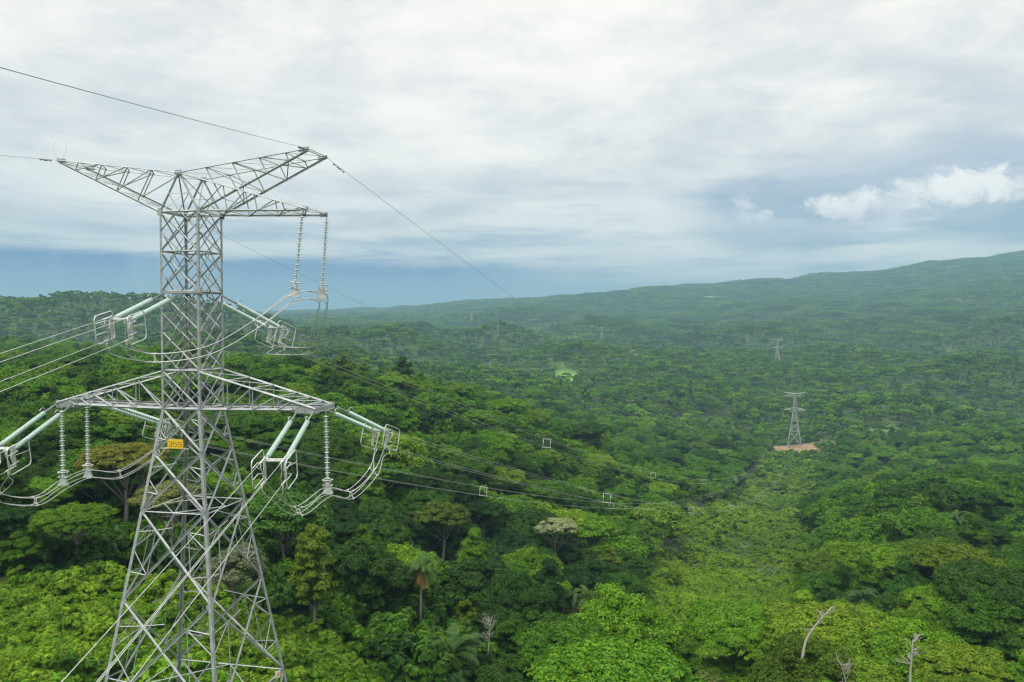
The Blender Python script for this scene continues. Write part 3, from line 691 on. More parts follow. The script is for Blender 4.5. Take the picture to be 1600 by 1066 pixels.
# phases: name, two near anchor points (s,t,z), two far anchor points, slopes
PHASE = {
 'left':  dict(nf=[(-8.36, -1.27, -5.05), (-7.34, -1.27, -5.15)], bf=[(-8.36, 1.27, -5.1), (-7.36, 1.27, -5.15)], sf=-.31, sb=-.38, far=-8.45),
 'right': dict(nf=[(7.32, -1.27, -5.2), (8.33, -1.27, -5.12)], bf=[(7.72, 1.27, -5.25), (8.62, 1.22, -5.12)], sf=-.31, sb=-.38, far=8.45),
 'middle': dict(nf=[(-1.2, -1.27, 1.45), (-.05, -1.27, 1.45)], bf=[(.15, 1.27, 1.45), (1.2, 1.27, 1.45)], sf=-.25, sb=-.36, far=0),
}
WHERE = {'left': 'left lower arm', 'right': 'right lower arm', 'middle': 'slim tower body'}
ENDS = {}
for ph, D in PHASE.items():
    for side, pts, hd, sl in (('near', D['nf'], FRONT, D['sf']), ('far', D['bf'], BACK, D['sb'])):
        d = (hd + Vector((0, 0, sl))).normalized(); A, B = L(*pts[0]), L(*pts[1]); lat = Vector((0, 0, 1)).cross(d).normalized()
        mid = (A + B) / 2; end = mid + d * (1.35 + 25 * .17 + .28)
        way = 'pulling towards the camera' if side == 'near' else 'running away to the valley'
        for k, P0 in enumerate((A, B)):
            sgn = 1 if (P0 - mid).dot(lat) > 0 else -1
            tgt = end + lat * sgn * .5; dd = (tgt - P0).normalized()
            string('insulator_string', frame_mat(P0, dd), 'tension', f'{"outer" if (k == 0) == (ph != "right") else "inner"} slanted green glass insulator string on the {WHERE[ph]}, {way}', f'paired slanted insulator strings on the tower')
        # the yoke hangs level with the run of the cables beyond
        csl = {'near': -.172, 'far': -.325}[side]; cd = (hd + Vector((0, 0, csl))).normalized()
        Mx = frame_mat(end, cd); yoke(Mx, f'white cable yoke with two racket rings, {WHERE[ph]}, {way}', 'cable yokes at the ends of the slanted strings')
        ENDS[ph, side] = Mx
# outgoing and incoming cables: four to a bundle
F2 = {}
t2z = -106 + CZ; TW2H = 30.0
def t2_local(s, t, z):                              # anchor points on the second tower, in world space
    Ry = -math.radians(20); c, s_ = math.cos(Ry), math.sin(Ry); return Vector((TW2[0] + c * s - s_ * t, TW2[1] + s_ * s + c * t, t2z + 35.2 + z))
corner = [(-1, 1, 'upper'), (1, 1, 'upper'), (-1, -1, 'lower'), (1, -1, 'lower')]
for ph, D in PHASE.items():
    zc = 1.2 if ph == 'middle' else -5.6
    far_c = t2_local(D['far'], 0, zc - .6); Mx = ENDS[ph, 'far']; st = Mx @ Vector((.9, 0, -.4)); sagv = 31.0
    lat = Vector((0, 0, 1)).cross(BACK).normalized()
    for sy, sz, nm in corner:
        o = lat * BY * sy + Vector((0, 0, BZ * sz)); p = Mx @ Vector((.9, BY * sy, -.4 + BZ * sz))
        cable(span(p, far_c + o, sagv, 46), .0128, f'thin grey cable sagging from the {WHERE[ph]} out over the valley', f'outgoing cables of the {ph} bundle', M_SPAN)
    pts = span(st, far_c, sagv, 400)
    for k, dist in enumerate((56, 121, 188, 262, 340)):
        acc = 0
        for a, b_ in zip(pts, pts[1:]):
            acc += (b_ - a).length
            if acc >= dist: spacer_square(a, b_ - a, f'{["nearest", "second", "third", "fourth", "fifth"][k]} square spacer out on the {ph} cable bundle over the trees', 'square spacers along the outgoing cables'); break
    Mx = ENDS[ph, 'near']; st = Mx @ Vector((.9, 0, -.4)); end = st + FRONT * 130 + Vector((0, 0, -130 * .172 + 2.6))
    for sy, sz, nm in corner:
        p = Mx @ Vector((.9, BY * sy, -.4 + BZ * sz)); lt = Vector((0, 0, 1)).cross(FRONT)
        cable(span(p, end + lt * BY * sy + Vector((0, 0, BZ * sz)), .6, 24), CABLE_R, f'pale cable running from the {WHERE[ph]} down past the camera', f'incoming cables of the {ph} bundle')
# earth wires
for s_, nm in ((-8.05, 'left'), (8.05, 'right')):
    a = L(s_, -1.2, 9.55); cable(span(a, a + FRONT * 130 + Vector((0, 0, -130 * .1225)), 1.0, 24), .011, f'thin dark earth wire from the {nm} horn passing over the camera', None, M_WIRE, 'earth_wire', 'wire')
    b_ = L(s_, 1.2, 9.55); q = t2_local(s_, 0, 9.6); cable(span(b_, q, 26.0, 46), .011, f'thin dark earth wire from the {nm} horn sagging away to the next tower', None, M_WIRE, 'earth_wire', 'wire')
    for base_, dd in ((a, FRONT + Vector((0, 0, -.14))), (b_, BACK + Vector((0, 0, -.28)))):
        dd = dd.normalized()
        for k in (1.0, 1.6):
            r = empty('vibration_damper', (0, 0, 0), f'small dark dumbbell damper on the {nm} earth wire', 'damper', 'dampers on the earth wires'); r.matrix_world = frame_mat(base_ + dd * k + Vector((0, 0, -.07)), dd)
            m = MB(); m.tube([(-.16, 0, 0), (.16, 0, 0)], .012, 5); m.tube([(0, 0, 0), (0, 0, .08)], .02, 5); m.build('messenger', M_WIRE, r)
            for e in (-1, 1): m = MB(); m.lathe((e * .2 - .07, 0, 0), (1, 0, 0), [(0, 0), (0, .035), (.14, .045), (.14, 0)], 8); m.build('weight', M_WIRE, r)
# hanging strings that hold the jumpers
DOWN = Vector((0, 0, -1))
def hang(p, q, label):
    d = (Vector(q) - Vector(p)).normalized(); l = RT.to_3x3() @ Vector((1, 0, 0)); l = (l - d * l.dot(d)).normalized(); n = d.cross(l)
    M = Matrix.Translation(p) @ Matrix((d, l, n)).transposed().to_4x4()
    return string('insulator_string', M, 'hanging', label, 'hanging insulator strings that hold the jumpers')
hang(L(-8.0, -1.3, -5.15), L(-8.0, -1.25, -9.6), 'pale ribbed string hanging from the outer near corner of the left lower arm')
hang(L(-8.38, 1.25, -5.2), L(-8.36, 1.25, -9.6), 'pale ribbed string hanging from the far edge of the left lower arm')
hang(L(8.48, 0, -5.2), L(8.57, 0, -9.6), 'pale ribbed string hanging alone from the tip of the right lower arm')
hang(L(7.75, -1.25, 6.1), L(7.22, -1.25, 1.6), 'pale ribbed string hanging from the near corner of the top right arm')
hang(L(8.05, 1.25, 6.1), L(7.7, 1.25, 1.6), 'pale ribbed string hanging from the far corner of the top right arm')
# jumpers
JUMP = {
 'right': [(8.25, -3.0, -10.35), (8.57, 0, -9.93), (9.43, 1.3, -10.3), (10.1, 3.2, -9.3)],
 'left': [(-9.0, -5.0, -9.9), (-8.45, -2.9, -10.6), (-8.0, -1.25, -9.95), (-8.36, 1.25, -9.8), (-7.4, 3.0, -10.1), (-5.9, 4.6, -8.9)],
 'middle': [(.75, -4.6, -2.05), (3.24, -3.4, -1.65), (5.43, -2.3, -.25), (7.18, -1.25, 1.25), (7.7, 1.25, 1.3), (7.25, 2.1, .2), (6.0, 3.8, -1.2), (4.6, 5.4, -2.0)]}
SPX = {'right': [0, 2, 3], 'left': [0, 1, 4], 'middle': [0, 2]}
for ph, pts in JUMP.items():
    C = [L(*p) for p in pts]; N, Fa = ENDS[ph, 'near'], ENDS[ph, 'far']
    for sy, sz, nm in corner:
        path = [N @ Vector((.72, BY * sy, -.80 + BZ * sz * 1.0)), (N @ Vector((.3, BY * .7 * sy, -1.5 + BZ * .6 * sz)))]
        for i, c in enumerate(C):
            nx = C[min(i + 1, len(C) - 1)] - C[max(i - 1, 0)]; nx.normalize(); l = Vector((0, 0, 1)).cross(nx); l = l.normalized()
            up = nx.cross(l); path.append(c - l * .23 * sy + up * .23 * sz)
        path += [Fa @ Vector((.3, -BY * .7 * -sy * -1, -1.45 + BZ * .6 * sz)) if False else Fa @ Vector((.35, -BY * .7 * sy, -1.4 + BZ * .6 * sz)), Fa @ Vector((.72, -BY * sy, -.80 + BZ * sz))]
        cable(spline(path, 8), .026 if ph == 'middle' else .022, f'pale jumper cable looping under the {WHERE[ph]}', f'jumper cables of the {ph} loop', None, 'jumper_cable', 'cable', 6)
    for k, i in enumerate(SPX[ph]):
        nx = C[min(i + 1, len(C) - 1)] - C[max(i - 1, 0)]
        spacer_x(C[i], nx, f'{["first", "second", "third"][k]} small cross spacer, counted from the camera, on the jumper of the {WHERE[ph]}', 'cross spacers on the jumpers')

# the towers further down the line
far_towers = []
def far_tower(loc, rz, label, mirror, base, wk): t = build_tower('transmission_tower', loc, rz, label, mirror, base, wk); t['group'] = 'towers marching away down the line'; far_towers.append(t); return t
far_tower((TW2[0], TW2[1], gz(*TW2) - .3), -math.radians(20), 'lattice tower standing on a patch of red bare earth in the valley', -1, -35.2, 2.0)
t3 = far_tower((TW3[0], TW3[1], gz(*TW3)), -math.radians(12), 'lattice tower on the grassy knoll above the red earth tower', 1, -28.0, 3.0)
for (px, d, lab, b_, k_) in ((940, 1750, 'faint lattice tower on the wooded ridge right of the bright pasture', -30., 2.6), (795, 2300, 'hazy lattice tower on the ridge left of the bright pasture', -28., 3.0), (737, 2700, 'faintest and smallest lattice tower in the haze', -26., 3.2)):
    x, y = at(px, 0, d); far_tower((x, y, gz(x, y) + 3), 1.0, lab, 1, b_, k_)
# cables between the second and third towers
for ph, D in PHASE.items():
    zc = 1.2 if ph == 'middle' else -9.5
    a = t2_local(-D['far'] if ph == 'x' else D['far'], 0, zc); b_ = Vector((TW3[0] + D['far'], TW3[1], t3.location.z + 28 + zc))
    for sy in (-1, 1):
        o = Vector((sy * .5, 0, 0)); cable(span(a + o, b_ + o, 16, 30), .016, f'far thin cable between the two valley towers, {ph} side', f'far cables of the {ph} bundle')

# ------------------------------------------------------------------ vegetation builders
def leaf_quads(rng, P, N, size, up=.5, asp=1.7):
    """diamond leaves at P facing roughly N"""
    n = len(P); N = N + rng.normal(0, .30, (n, 3)) + np.array([0, 0, up * .7]); N /= np.linalg.norm(N, axis=1)[:, None] + 1e-9
    T_ = rng.normal(0, 1, (n, 3)); T_ -= N * (T_ * N).sum(1)[:, None]; T_ /= np.linalg.norm(T_, axis=1)[:, None] + 1e-9
    B_ = np.cross(N, T_); s = size * rng.uniform(.6, 1.35, (n, 1)); a = T_ * s * asp * .5; b = B_ * s * .5
    bend = N * s * .12
    V = np.stack([P - a - bend, P + b * rng.uniform(.7, 1.1, (n, 1)) + bend, P + a - bend, P - b * rng.uniform(.7, 1.1, (n, 1)) + bend], 1).reshape(-1, 3)
    return V, np.arange(4 * n).reshape(n, 4)
def crown_pts(rng, R, H, z0, nclump, nleaf, shape):
    """clump centres on a broken dome, leaves on the upper shells of the clumps"""
    Cs = []; k = 0
    while len(Cs) < nclump and k < 4000:
        k += 1; t = rng.uniform(0, 2 * math.pi); u = rng.uniform(0, 1)
        if shape == 'umbrella': rr = R * math.sqrt(u) * .86; z = z0 + H * (.86 - .30 * (rr / R) ** 2 + rng.uniform(-.10, .10)); cr = R * rng.uniform(.13, .25)
        elif shape == 'tall': zz = u; rr = R * rng.uniform(.1, .8) * math.sin(math.pi * min(1, .18 + zz * .86)) ** .7; z = z0 + H * zz; cr = R * rng.uniform(.20, .40)
        else:
            ph = rng.uniform(-.35, 1.0); q = rng.uniform(.55, .92); rr = R * q * math.sqrt(max(0, 1 - ph * ph)); z = z0 + H * (.36 + .52 * ph * q); cr = R * rng.uniform(.14, .34)
        c = np.array([rr * math.cos(t), rr * math.sin(t), z])
        if all(np.linalg.norm((c - o[0]) * [1, 1, 1.3]) > .58 * (cr + o[1]) for o in Cs) or k > 1500: Cs.append((c, cr))
    pts = []; nor = []; w = np.array([c[1] ** 2 for c in Cs]); w /= w.sum()
    for (c, cr), wi in zip(Cs, w):
        m = max(6, int(nleaf * wi)); d = rng.normal(0, 1, (m, 3)); d[:, 2] = np.abs(d[:, 2]) * 1.0 - .35 * (rng.rand(m) < .4); d /= np.linalg.norm(d, axis=1)[:, None]
        lump = 1 + .22 * np.sin(d[:, 0] * 5 + c[0]) * np.sin(d[:, 1] * 5 + c[1]) + .1 * np.sin(d[:, 2] * 9)
        q = rng.uniform(.60, 1.06, (m, 1)); flat = .50 if shape == 'umbrella' else .72
        pts.append(c + d * cr * q * lump[:, None] * np.array([1, 1, flat])); nor.append(d)
    return np.vstack(pts), np.vstack(nor), Cs
def make_crown(rng, R, H, z0, nclump, nleaf, leaf, shape):
    P, N, Cs = crown_pts(rng, R, H, z0, nclump, nleaf, shape); V, Q = leaf_quads(rng, P, N, leaf); return V, Q, Cs
def make_trunk(rng, R, z0, H, Cs, r0, nl=7, lean=.5):
    b = MB(); top = Vector((rng.uniform(-lean, lean), rng.uniform(-lean, lean), z0 + H * .25)); fork = z0 * rng.uniform(.5, .8)
    mid = Vector((rng.uniform(-lean, lean), rng.uniform(-lean, lean), fork)) * 1.0
    b.tube([(0, 0, -1.0), (0, 0, .2), (mid.x * .4, mid.y * .4, fork * .5), mid, top], [r0 * 1.5, r0 * 1.15, r0, r0 * .85, r0 * .4], 7)
    order = sorted(range(len(Cs)), key=lambda i: -Cs[i][1])[:nl]
    for i in order:
        c = Vector(Cs[i][0]); k = mid.lerp(top, rng.uniform(0, .7)); m = k.lerp(c, .5) + Vector((rng.uniform(-.4, .4), rng.uniform(-.4, .4), -.3))
        b.tube([k, m, c], [r0 * .45, r0 * .3, r0 * .08], 5)
        for j in range(2):
            e = c + Vector((rng.uniform(-1, 1), rng.uniform(-1, 1), rng.uniform(.1, .7))) * Cs[i][1]; b.tube([m, m.lerp(e, .6), e], [r0 * .2, r0 * .1, .01], 4)
    return b
# shared variants: (kind, radius, crown height, crown base, clumps, leaves, leaf size, shape, trunk radius)
KINDS = [
 ('rounded', 4.6, 7.0, 3.6, 40, 30000, .185, 'dome', .24), ('rounded', 5.4, 7.6, 4.2, 50, 36000, .19, 'dome', .28), ('rounded', 4.2, 6.2, 3.6, 34, 26000, .18, 'dome', .22),
 ('spreading', 6.0, 5.8, 5.8, 52, 33000, .19, 'umbrella', .28), ('spreading', 6.8, 6.2, 6.4, 62, 40000, .19, 'umbrella', .32),
 ('tall', 3.2, 10.5, 2.4, 42, 28000, .18, 'tall', .22), ('tall', 2.7, 8.8, 2.0, 34, 22000, .17, 'tall', .2), ('broad', 6.4, 8.8, 4.0, 64, 46000, .195, 'dome', .36)]
NEAR = []; MID = []; FAR = []
for i, (kd, R, H, z0, nc, nl, lf, shp, r0) in enumerate(KINDS):
    rng = np.random.RandomState(40 + i); V, Q, Cs = make_crown(rng, R, H, z0, nc, nl, lf, shp)
    cm = np_mesh('crown', V, Q); cm.materials.append(M_LEAF); tm = make_trunk(rng, R, z0, H, Cs, r0).mesh('trunk', M_BARK); NEAR.append((kd, R, z0 + H, cm, tm))
def lod_tree(seed, R, H, z0, nc, nl, lf, shp, r0, mat, trunk=True):
    rng = np.random.RandomState(seed); V, Q, Cs = make_crown(rng, R, H, z0, nc, nl, lf, shp); me = np_mesh('forest_tree', V, Q)
    me.materials.append(mat); o = bpy.data.objects.new('forest_tree', me)
    if trunk:
        tm = make_trunk(rng, R, z0, H, Cs, r0, 4); nv = len(V); tv = np.array([tuple(v) for v in tm.v])
        me2 = bpy.data.meshes.new('forest_tree'); me2.from_pydata(np.vstack([V, tv]).tolist(), [], Q.tolist() + [tuple(i + nv for i in f) for f in tm.f])
        me2.materials.append(mat); me2.materials.append(M_BARK); mi = np.zeros(len(me2.polygons), np.int32); mi[len(Q):] = 1; me2.polygons.foreach_set('material_index', mi); o.data = me2
    return o
LODM = [lod_tree(70 + i, R, H, z0, nc, int(nl * .17), lf * 2.3, shp, r0, M_FOREST) for i, (kd, R, H, z0, nc, nl, lf, shp, r0) in enumerate(KINDS)]
LODF = [lod_tree(90 + i, R, H, z0, max(9, nc // 3), int(nl * .019), lf * 5.6, shp, r0, M_FAR, False) for i, (kd, R, H, z0, nc, nl, lf, shp, r0) in enumerate(KINDS)]
def far_patch(seed):
    """about twenty-four far crowns merged, one instance of the far woods"""
    rng = np.random.RandomState(seed); Vs = []; Qs = []; n = 0
    for k in range(24):
        x, y = (k % 5 - 2 + rng.uniform(-.45, .45)) * 9, (k // 5 - 2 + rng.uniform(-.45, .45)) * 9; R = rng.uniform(3.6, 6.2); H = rng.uniform(4, 8)
        P, N, _ = crown_pts(rng, R, H, rng.uniform(1, 6), 6, 70, 'dome'); V, Q = leaf_quads(rng, P + [x, y, 0], N, 2.1, .6, 1.3); Vs.append(V); Qs.append(Q + n); n += len(V)
    me = np_mesh('far_woods_patch', np.vstack(Vs), np.vstack(Qs)); me.materials.append(M_FAR); return bpy.data.objects.new('far_woods_patch', me)
FARP = [far_patch(120 + i) for i in range(5)]
def bush_mesh(seed, R, H, nl, lf):
    rng = np.random.RandomState(seed); V, Q, Cs = make_crown(rng, R, H, .1, 14, nl, lf, 'dome'); return np_mesh('bush', V, Q)
BUSH = []
for i, (R, H, nl, lf) in enumerate(((1.7, 2.4, 2200, .27), (1.3, 1.8, 1600, .24), (2.2, 2.6, 2800, .30), (1.0, 2.9, 1500, .26))):
    me = bush_mesh(150 + i, R, H, nl, lf); BUSH.append(me)
def bush_src(me, mat):
    m = me.copy(); m.materials.clear(); m.materials.append(mat); return bpy.data.objects.new('bush', m)
BSRC = [bush_src(m, M_BUSH) for m in BUSH]
def grass_clump(seed):
    rng = np.random.RandomState(seed); n = 500; a = rng.uniform(0, 6.28, n); r = 1.6 * np.sqrt(rng.rand(n)); P = np.stack([r * np.cos(a), r * np.sin(a), rng.uniform(.1, .75, n) * (1.2 - r / 2)], -1)
    N = np.stack([np.cos(a), np.sin(a), np.full(n, .8)], -1); V, Q = leaf_quads(rng, P, N, .24, .4, 2.2); m = np_mesh('herb', V, Q); m.materials.append(M_BUSH); return bpy.data.objects.new('herb', m)
HSRC = [grass_clump(170 + i) for i in range(3)]

def scatter(name, src, X, Y, Z, rot, scl, idx, label, kind='stuff'):
    """uncountable vegetation: one object whose points carry instances"""
    me = bpy.data.meshes.new(name); n = len(X); me.vertices.add(n); me.vertices.foreach_set('co', np.stack([X, Y, Z], -1).astype(np.float32).ravel())
    for nm, tp, v in (('rz', 'FLOAT', rot), ('sc', 'FLOAT', scl), ('ix', 'INT', idx)):
        a = me.attributes.new(nm, tp, 'POINT'); a.data.foreach_set('value', np.asarray(v, np.int32 if tp == 'INT' else np.float32))
    o = bpy.data.objects.new(name, me); COL.objects.link(o); tag(o, label, None, None, kind)
    c = bpy.data.collections.new(name + '_kinds')
    for k, s in enumerate(src): s.name = f'{name}_{k:02d}'; c.objects.link(s)
    g = bpy.data.node_groups.new(name, 'GeometryNodeTree'); g.interface.new_socket('Geometry', in_out='INPUT', socket_type='NodeSocketGeometry'); g.interface.new_socket('Geometry', in_out='OUTPUT', socket_type='NodeSocketGeometry')
    N = g.nodes; gi = N.new('NodeGroupInput'); go = N.new('NodeGroupOutput'); ci = N.new('GeometryNodeCollectionInfo'); ci.inputs['Collection'].default_value = c
    ci.inputs['Separate Children'].default_value = True; ci.inputs['Reset Children'].default_value = True
    ip = N.new('GeometryNodeInstanceOnPoints'); ip.inputs['Pick Instance'].default_value = True
    def na(nm, tp): a = N.new('GeometryNodeInputNamedAttribute'); a.data_type = tp; a.inputs['Name'].default_value = nm; return a.outputs[0]
    cx = N.new('ShaderNodeCombineXYZ'); l = g.links; l.new(na('rz', 'FLOAT'), cx.inputs[2])
    l.new(gi.outputs[0], ip.inputs['Points']); l.new(ci.outputs[0], ip.inputs['Instance']); l.new(na('ix', 'INT'), ip.inputs['Instance Index']); l.new(cx.outputs[0], ip.inputs['Rotation']); l.new(na('sc', 'FLOAT'), ip.inputs['Scale'])
    l.new(ip.outputs[0], go.inputs[0]); md = o.modifiers.new('scatter', 'NODES'); md.node_group = g; return o

# ------------------------------------------------------------------ where things grow
def jgrid(d0, d1, step, seed, azmax=.74):
    """jittered points between two depths inside a wedge a little wider than the view"""
    rng = np.random.RandomState(seed); w = d1 * math.tan(azmax)
    xs = np.arange(-w, w, step); ys = np.arange(d0, d1, step * .9); X, Y = np.meshgrid(xs, ys); X = X + (np.arange(len(ys)) % 2)[:, None] * step * .5
    X = (X + rng.uniform(-.38, .38, X.shape) * step).ravel(); Y = (Y + rng.uniform(-.38, .38, Y.shape) * step).ravel()
    k = (np.abs(X) < Y * math.tan(azmax) + 12) & (Y >= d0) & (Y < d1); return X[k], Y[k]
def open_ground(X, Y, lim=.35):
    f = patch_field(X, Y).max(0); h = np.sin(X * 12.9898 + Y * 78.233) * 43758.5453; return (f > lim) & ((h - np.floor(h)) > .13 * (1.6 - f))
SPECIAL = []                                       # x, y, clear radius
def sp_at(px, d, rad): x, y = at(px, 0, d); SPECIAL.append((x, y, rad)); SPECIAL.append((x * .93, y * .93, rad * .9)); SPECIAL.append((x * .87, y * .87, rad * .5)); return x, y, gz(x, y)

# single plants that can be told apart
def special_tree(name, px, d, kind, R, H, z0, ncl, nl, lf, shp, r0, colr, label, seed, dz=0, rad=4.5):
    x, y, z = sp_at(px, d, rad); rng = np.random.RandomState(seed); V, Q, Cs = make_crown(rng, R, H, z0, ncl, nl, lf, shp)
    r = empty(name, (x, y, z + dz - .2), label, 'tree'); cm = np_mesh('crown', V, Q); cm.materials.append(M_LEAF); c = link('crown', cm, r); c.color = (*colr, 1)
    make_trunk(rng, R, z0, H, Cs, r0, 11).build('trunk', M_BARK, r); return r
special_tree('broadleaf_tree', 190, 118, 0, 6.2, 5.8, 8.6, 69, 28000, 0.238, 'umbrella', .33, (.150, .165, .024), 'large umbrella-shaped tree with rust-tinged crown left of the yellow plate', 301, rad=6)
special_tree('broadleaf_tree', 690, 150, 0, 5.6, 6.4, 6.5, 60, 22000, 0.251, 'umbrella', .3, (.090, .135, .015), 'brownish olive tree among dark green ones at mid slope', 302)
special_tree('flowering_tree', 870, 172, 0, 4.6, 5.5, 9.0, 39, 13000, 0.238, 'umbrella', .22, (.30, .34, .17), 'pale cream flowering tree standing out of the green slope', 303)
special_tree('broadleaf_tree', 485, 96, 0, 3.3, 9.0, 5.0, 42, 16000, 0.218, 'tall', .22, (.120, .190, .018), 'tall yellowish olive tree right of the large tower legs', 304)
special_tree('broadleaf_tree', 262, 104, 0, 4.6, 4.6, 8.0, 39, 14000, 0.224, 'umbrella', .24, (.17, .20, .055), 'light yellow-leaved tree seen through the large tower legs', 305)
special_tree('broadleaf_tree', 362, 88, 0, 3.6, 5.2, 6.2, 36, 13000, 0.172, 'dome', .2, (.135, .165, .095), 'silvery grey-green tree seen behind the right tower leg', 306)
special_tree('broadleaf_tree', 440, 112, 0, 6.2, 7.5, 7.0, 66, 29000, 0.251, 'dome', .32, (.070, .175, .022), 'big bright green tree under the right lower arm', 307, rad=6)
special_tree('broadleaf_tree', 1085, 84, 0, 4.0, 7.5, 4.5, 39, 17000, 0.198, 'dome', .22, (.105, .15, .030), 'olive tree with thin twigs at the bottom right of the corridor', 308)

def palm(px, d, hgt, fr, nfr, label, seed, dead=0, colr=None, group=None, rad=2.6):
    x, y, z = sp_at(px, d, rad); rng = np.random.RandomState(seed); r = empty('palm_tree', (x, y, z - .2), label, 'palm', group)
    b = MB(); lean = Vector((rng.uniform(-.6, .6), rng.uniform(-.6, .6), 0)); b.tube([(0, 0, -.5), lean * .3 + Vector((0, 0, hgt * .5)), lean + Vector((0, 0, hgt))], [.24, .19, .16], 7); b.build('trunk', M_BARK, r)
    def fronds(n, lo, hi, length):
        P = []; Qs = []; k = 0
        for i in range(n):
            a = i * 2.4 + rng.uniform(-.3, .3); el = rng.uniform(lo, hi); L_ = length * rng.uniform(.8, 1.1); h = Vector((math.cos(a), math.sin(a), 0)); p = Vector(lean) + Vector((0, 0, hgt)); d_ = (h * math.cos(el) + Vector((0, 0, math.sin(el)))).normalized(); steps = 16; prev = p
            for s in range(steps):
                d_ = (d_ + Vector((0, 0, -.055 - .010 * s))).normalized(); q = prev + d_ * L_ / steps; sd = d_.cross(Vector((0, 0, 1))).normalized(); wl = L_ * .17 * math.sin(math.pi * (.12 + .86 * s / steps)) + .04
                for sg in (-1, 1):
                    for j in range(2):
                        o = prev.lerp(q, j * .5); t = o + sd * sg * wl + d_ * wl * .55 + Vector((0, 0, -wl * rng.uniform(.15, .5))); e = d_ * .055 * (L_ / 3); P += [o - e, o + e, t + e * .2, t - e * .2]; Qs.append((k, k + 1, k + 2, k + 3)); k += 4
                e = sd * .035; P += [prev - e, prev + e, q + e * .8, q - e * .8]; Qs.append((k, k + 1, k + 2, k + 3)); k += 4; prev = q
        m = np_mesh('crown', np.array([tuple(v) for v in P]), np.array(Qs)); m.materials.append(M_LEAF); return m
    c = link('crown', fronds(nfr, -.05, 1.25, fr), r); c.color = (*(colr or (.060, .125, .030)), 1)
    if dead: c = link('dead_frond', fronds(dead, -.9, -.35, fr * .85), r); c.color = (.30, .19, .06, 1)
palm(655, 108, 10.5, 3.4, 26, 'palm with drooping orange dead fronds among dark trees', 401, 12, rad=5.5)
palm(715, 92, 5.5, 4.6, 30, 'large feathery palm at the bottom centre of the slope', 402, 3, rad=4.5)
palm(925, 128, 8.0, 3.8, 26, 'palm with yellowing fronds, right one of the close pair', 403, 4, (.075, .13, .03), rad=4.2); palm(893, 128, 7.2, 3.2, 24, 'palm with a brown skirt, left one of the close pair', 404, 9)
palm(1495, 188, 12.5, 4.2, 20, 'palm rising above the right hand forest', 405, 0); palm(1348, 128, 9.5, 4.0, 20, 'dark palm in the gap between corridor and right hand trees', 406, 2, (.04, .09, .022))
pass; palm(1545, 150, 10.0, 4.0, 20, 'palm near the right edge of the photo', 408, 1); palm(855, 98, 6.5, 4.2, 20, 'low dark palm right of the large feathery palm', 409, 2, (.045, .095, .022)); pass

def bare_tree(px, d, dz, label, seed, hgt, lean, r0, name='dead_tree', nb=9, up=.5):
    x, y, z = sp_at(px, d, 1.5); rng = np.random.RandomState(seed); b = MB(); base = Vector((0, 0, -1)); top = Vector((lean, 0, hgt))
    m1 = base.lerp(top, .4) + Vector((-lean * .22, .1, 0)); m2 = base.lerp(top, .72) + Vector((-lean * .1, 0, .2)); tr = [base, m1, m2, top]
    r = empty(name, (x, y, z + dz), label, 'dead tree'); b.tube(spline(tr, 5), list(np.linspace(r0, r0 * .35, 16)), 7); b.build('trunk', M_DEAD, r); t = MB()
    S = spline(tr, 5)
    def branch(p, d_, ln, rad, dep):
        pts = [p]; 
        for k in range(4): d_ = (d_ + Vector((rng.uniform(-.35, .35), rng.uniform(-.35, .35), rng.uniform(-.2, .3)))).normalized(); pts.append(pts[-1] + d_ * ln / 4)
        t.tube(pts, list(np.linspace(rad, rad * .25, 5)), 5)
        if dep:
            for k in range(3): branch(pts[1 + k], (d_ + Vector((rng.uniform(-1, 1), rng.uniform(-1, 1), rng.uniform(-.3, .8)))).normalized(), ln * rng.uniform(.4, .65), rad * .5, dep - 1)
    for k in range(nb):
        p = S[int(rng.uniform(.45, 1.0) * (len(S) - 1))]; a = rng.uniform(0, 6.28); branch(p, Vector((math.cos(a), math.sin(a) * .6, up)).normalized(), hgt * rng.uniform(.14, .32), r0 * .38, 2)
    t.build('branch', M_DEAD, r)
bare_tree(1258, 80, 12.4, 'leaning bleached dead trunk sticking out of the bright canopy', 501, 4.4, 3.0, .15, nb=7, up=.3)
bare_tree(1430, 76, 9.8, 'pale leafless tree with spreading forked branches at lower right', 502, 4.4, .2, .14, nb=12, up=.45)
bare_tree(1335, 72, 9.4, 'bare grey branches at the bottom edge between the two pale dead trees', 503, 4.0, -.9, .085, nb=12, up=.7)
bare_tree(762, 96, 5.2, 'small leafless grey twiggy tree beside the large feathery palm', 504, 4.6, .4, .075, nb=22, up=.55)
bare_tree(1085, 74, 4.0, 'thin pale leafless stem at the bottom of the corridor', 505, 6.0, .5, .11, nb=6, up=.6)

SPX_ = np.array(SPECIAL)
def clear_of_special(X, Y, pad=0.0): return np.all(np.hypot(X[:, None] - SPX_[None, :, 0], Y[:, None] - SPX_[None, :, 1]) > SPX_[None, :, 2] + pad, axis=1)
def in_view(X, Y, Z, mx=1.04): u = X / np.maximum(Y, 1) * F; v = (CZ - Z) / np.maximum(Y, 1) * F + HY; return (np.abs(u) < 800 * mx) & (v < 1066 * 1.03)

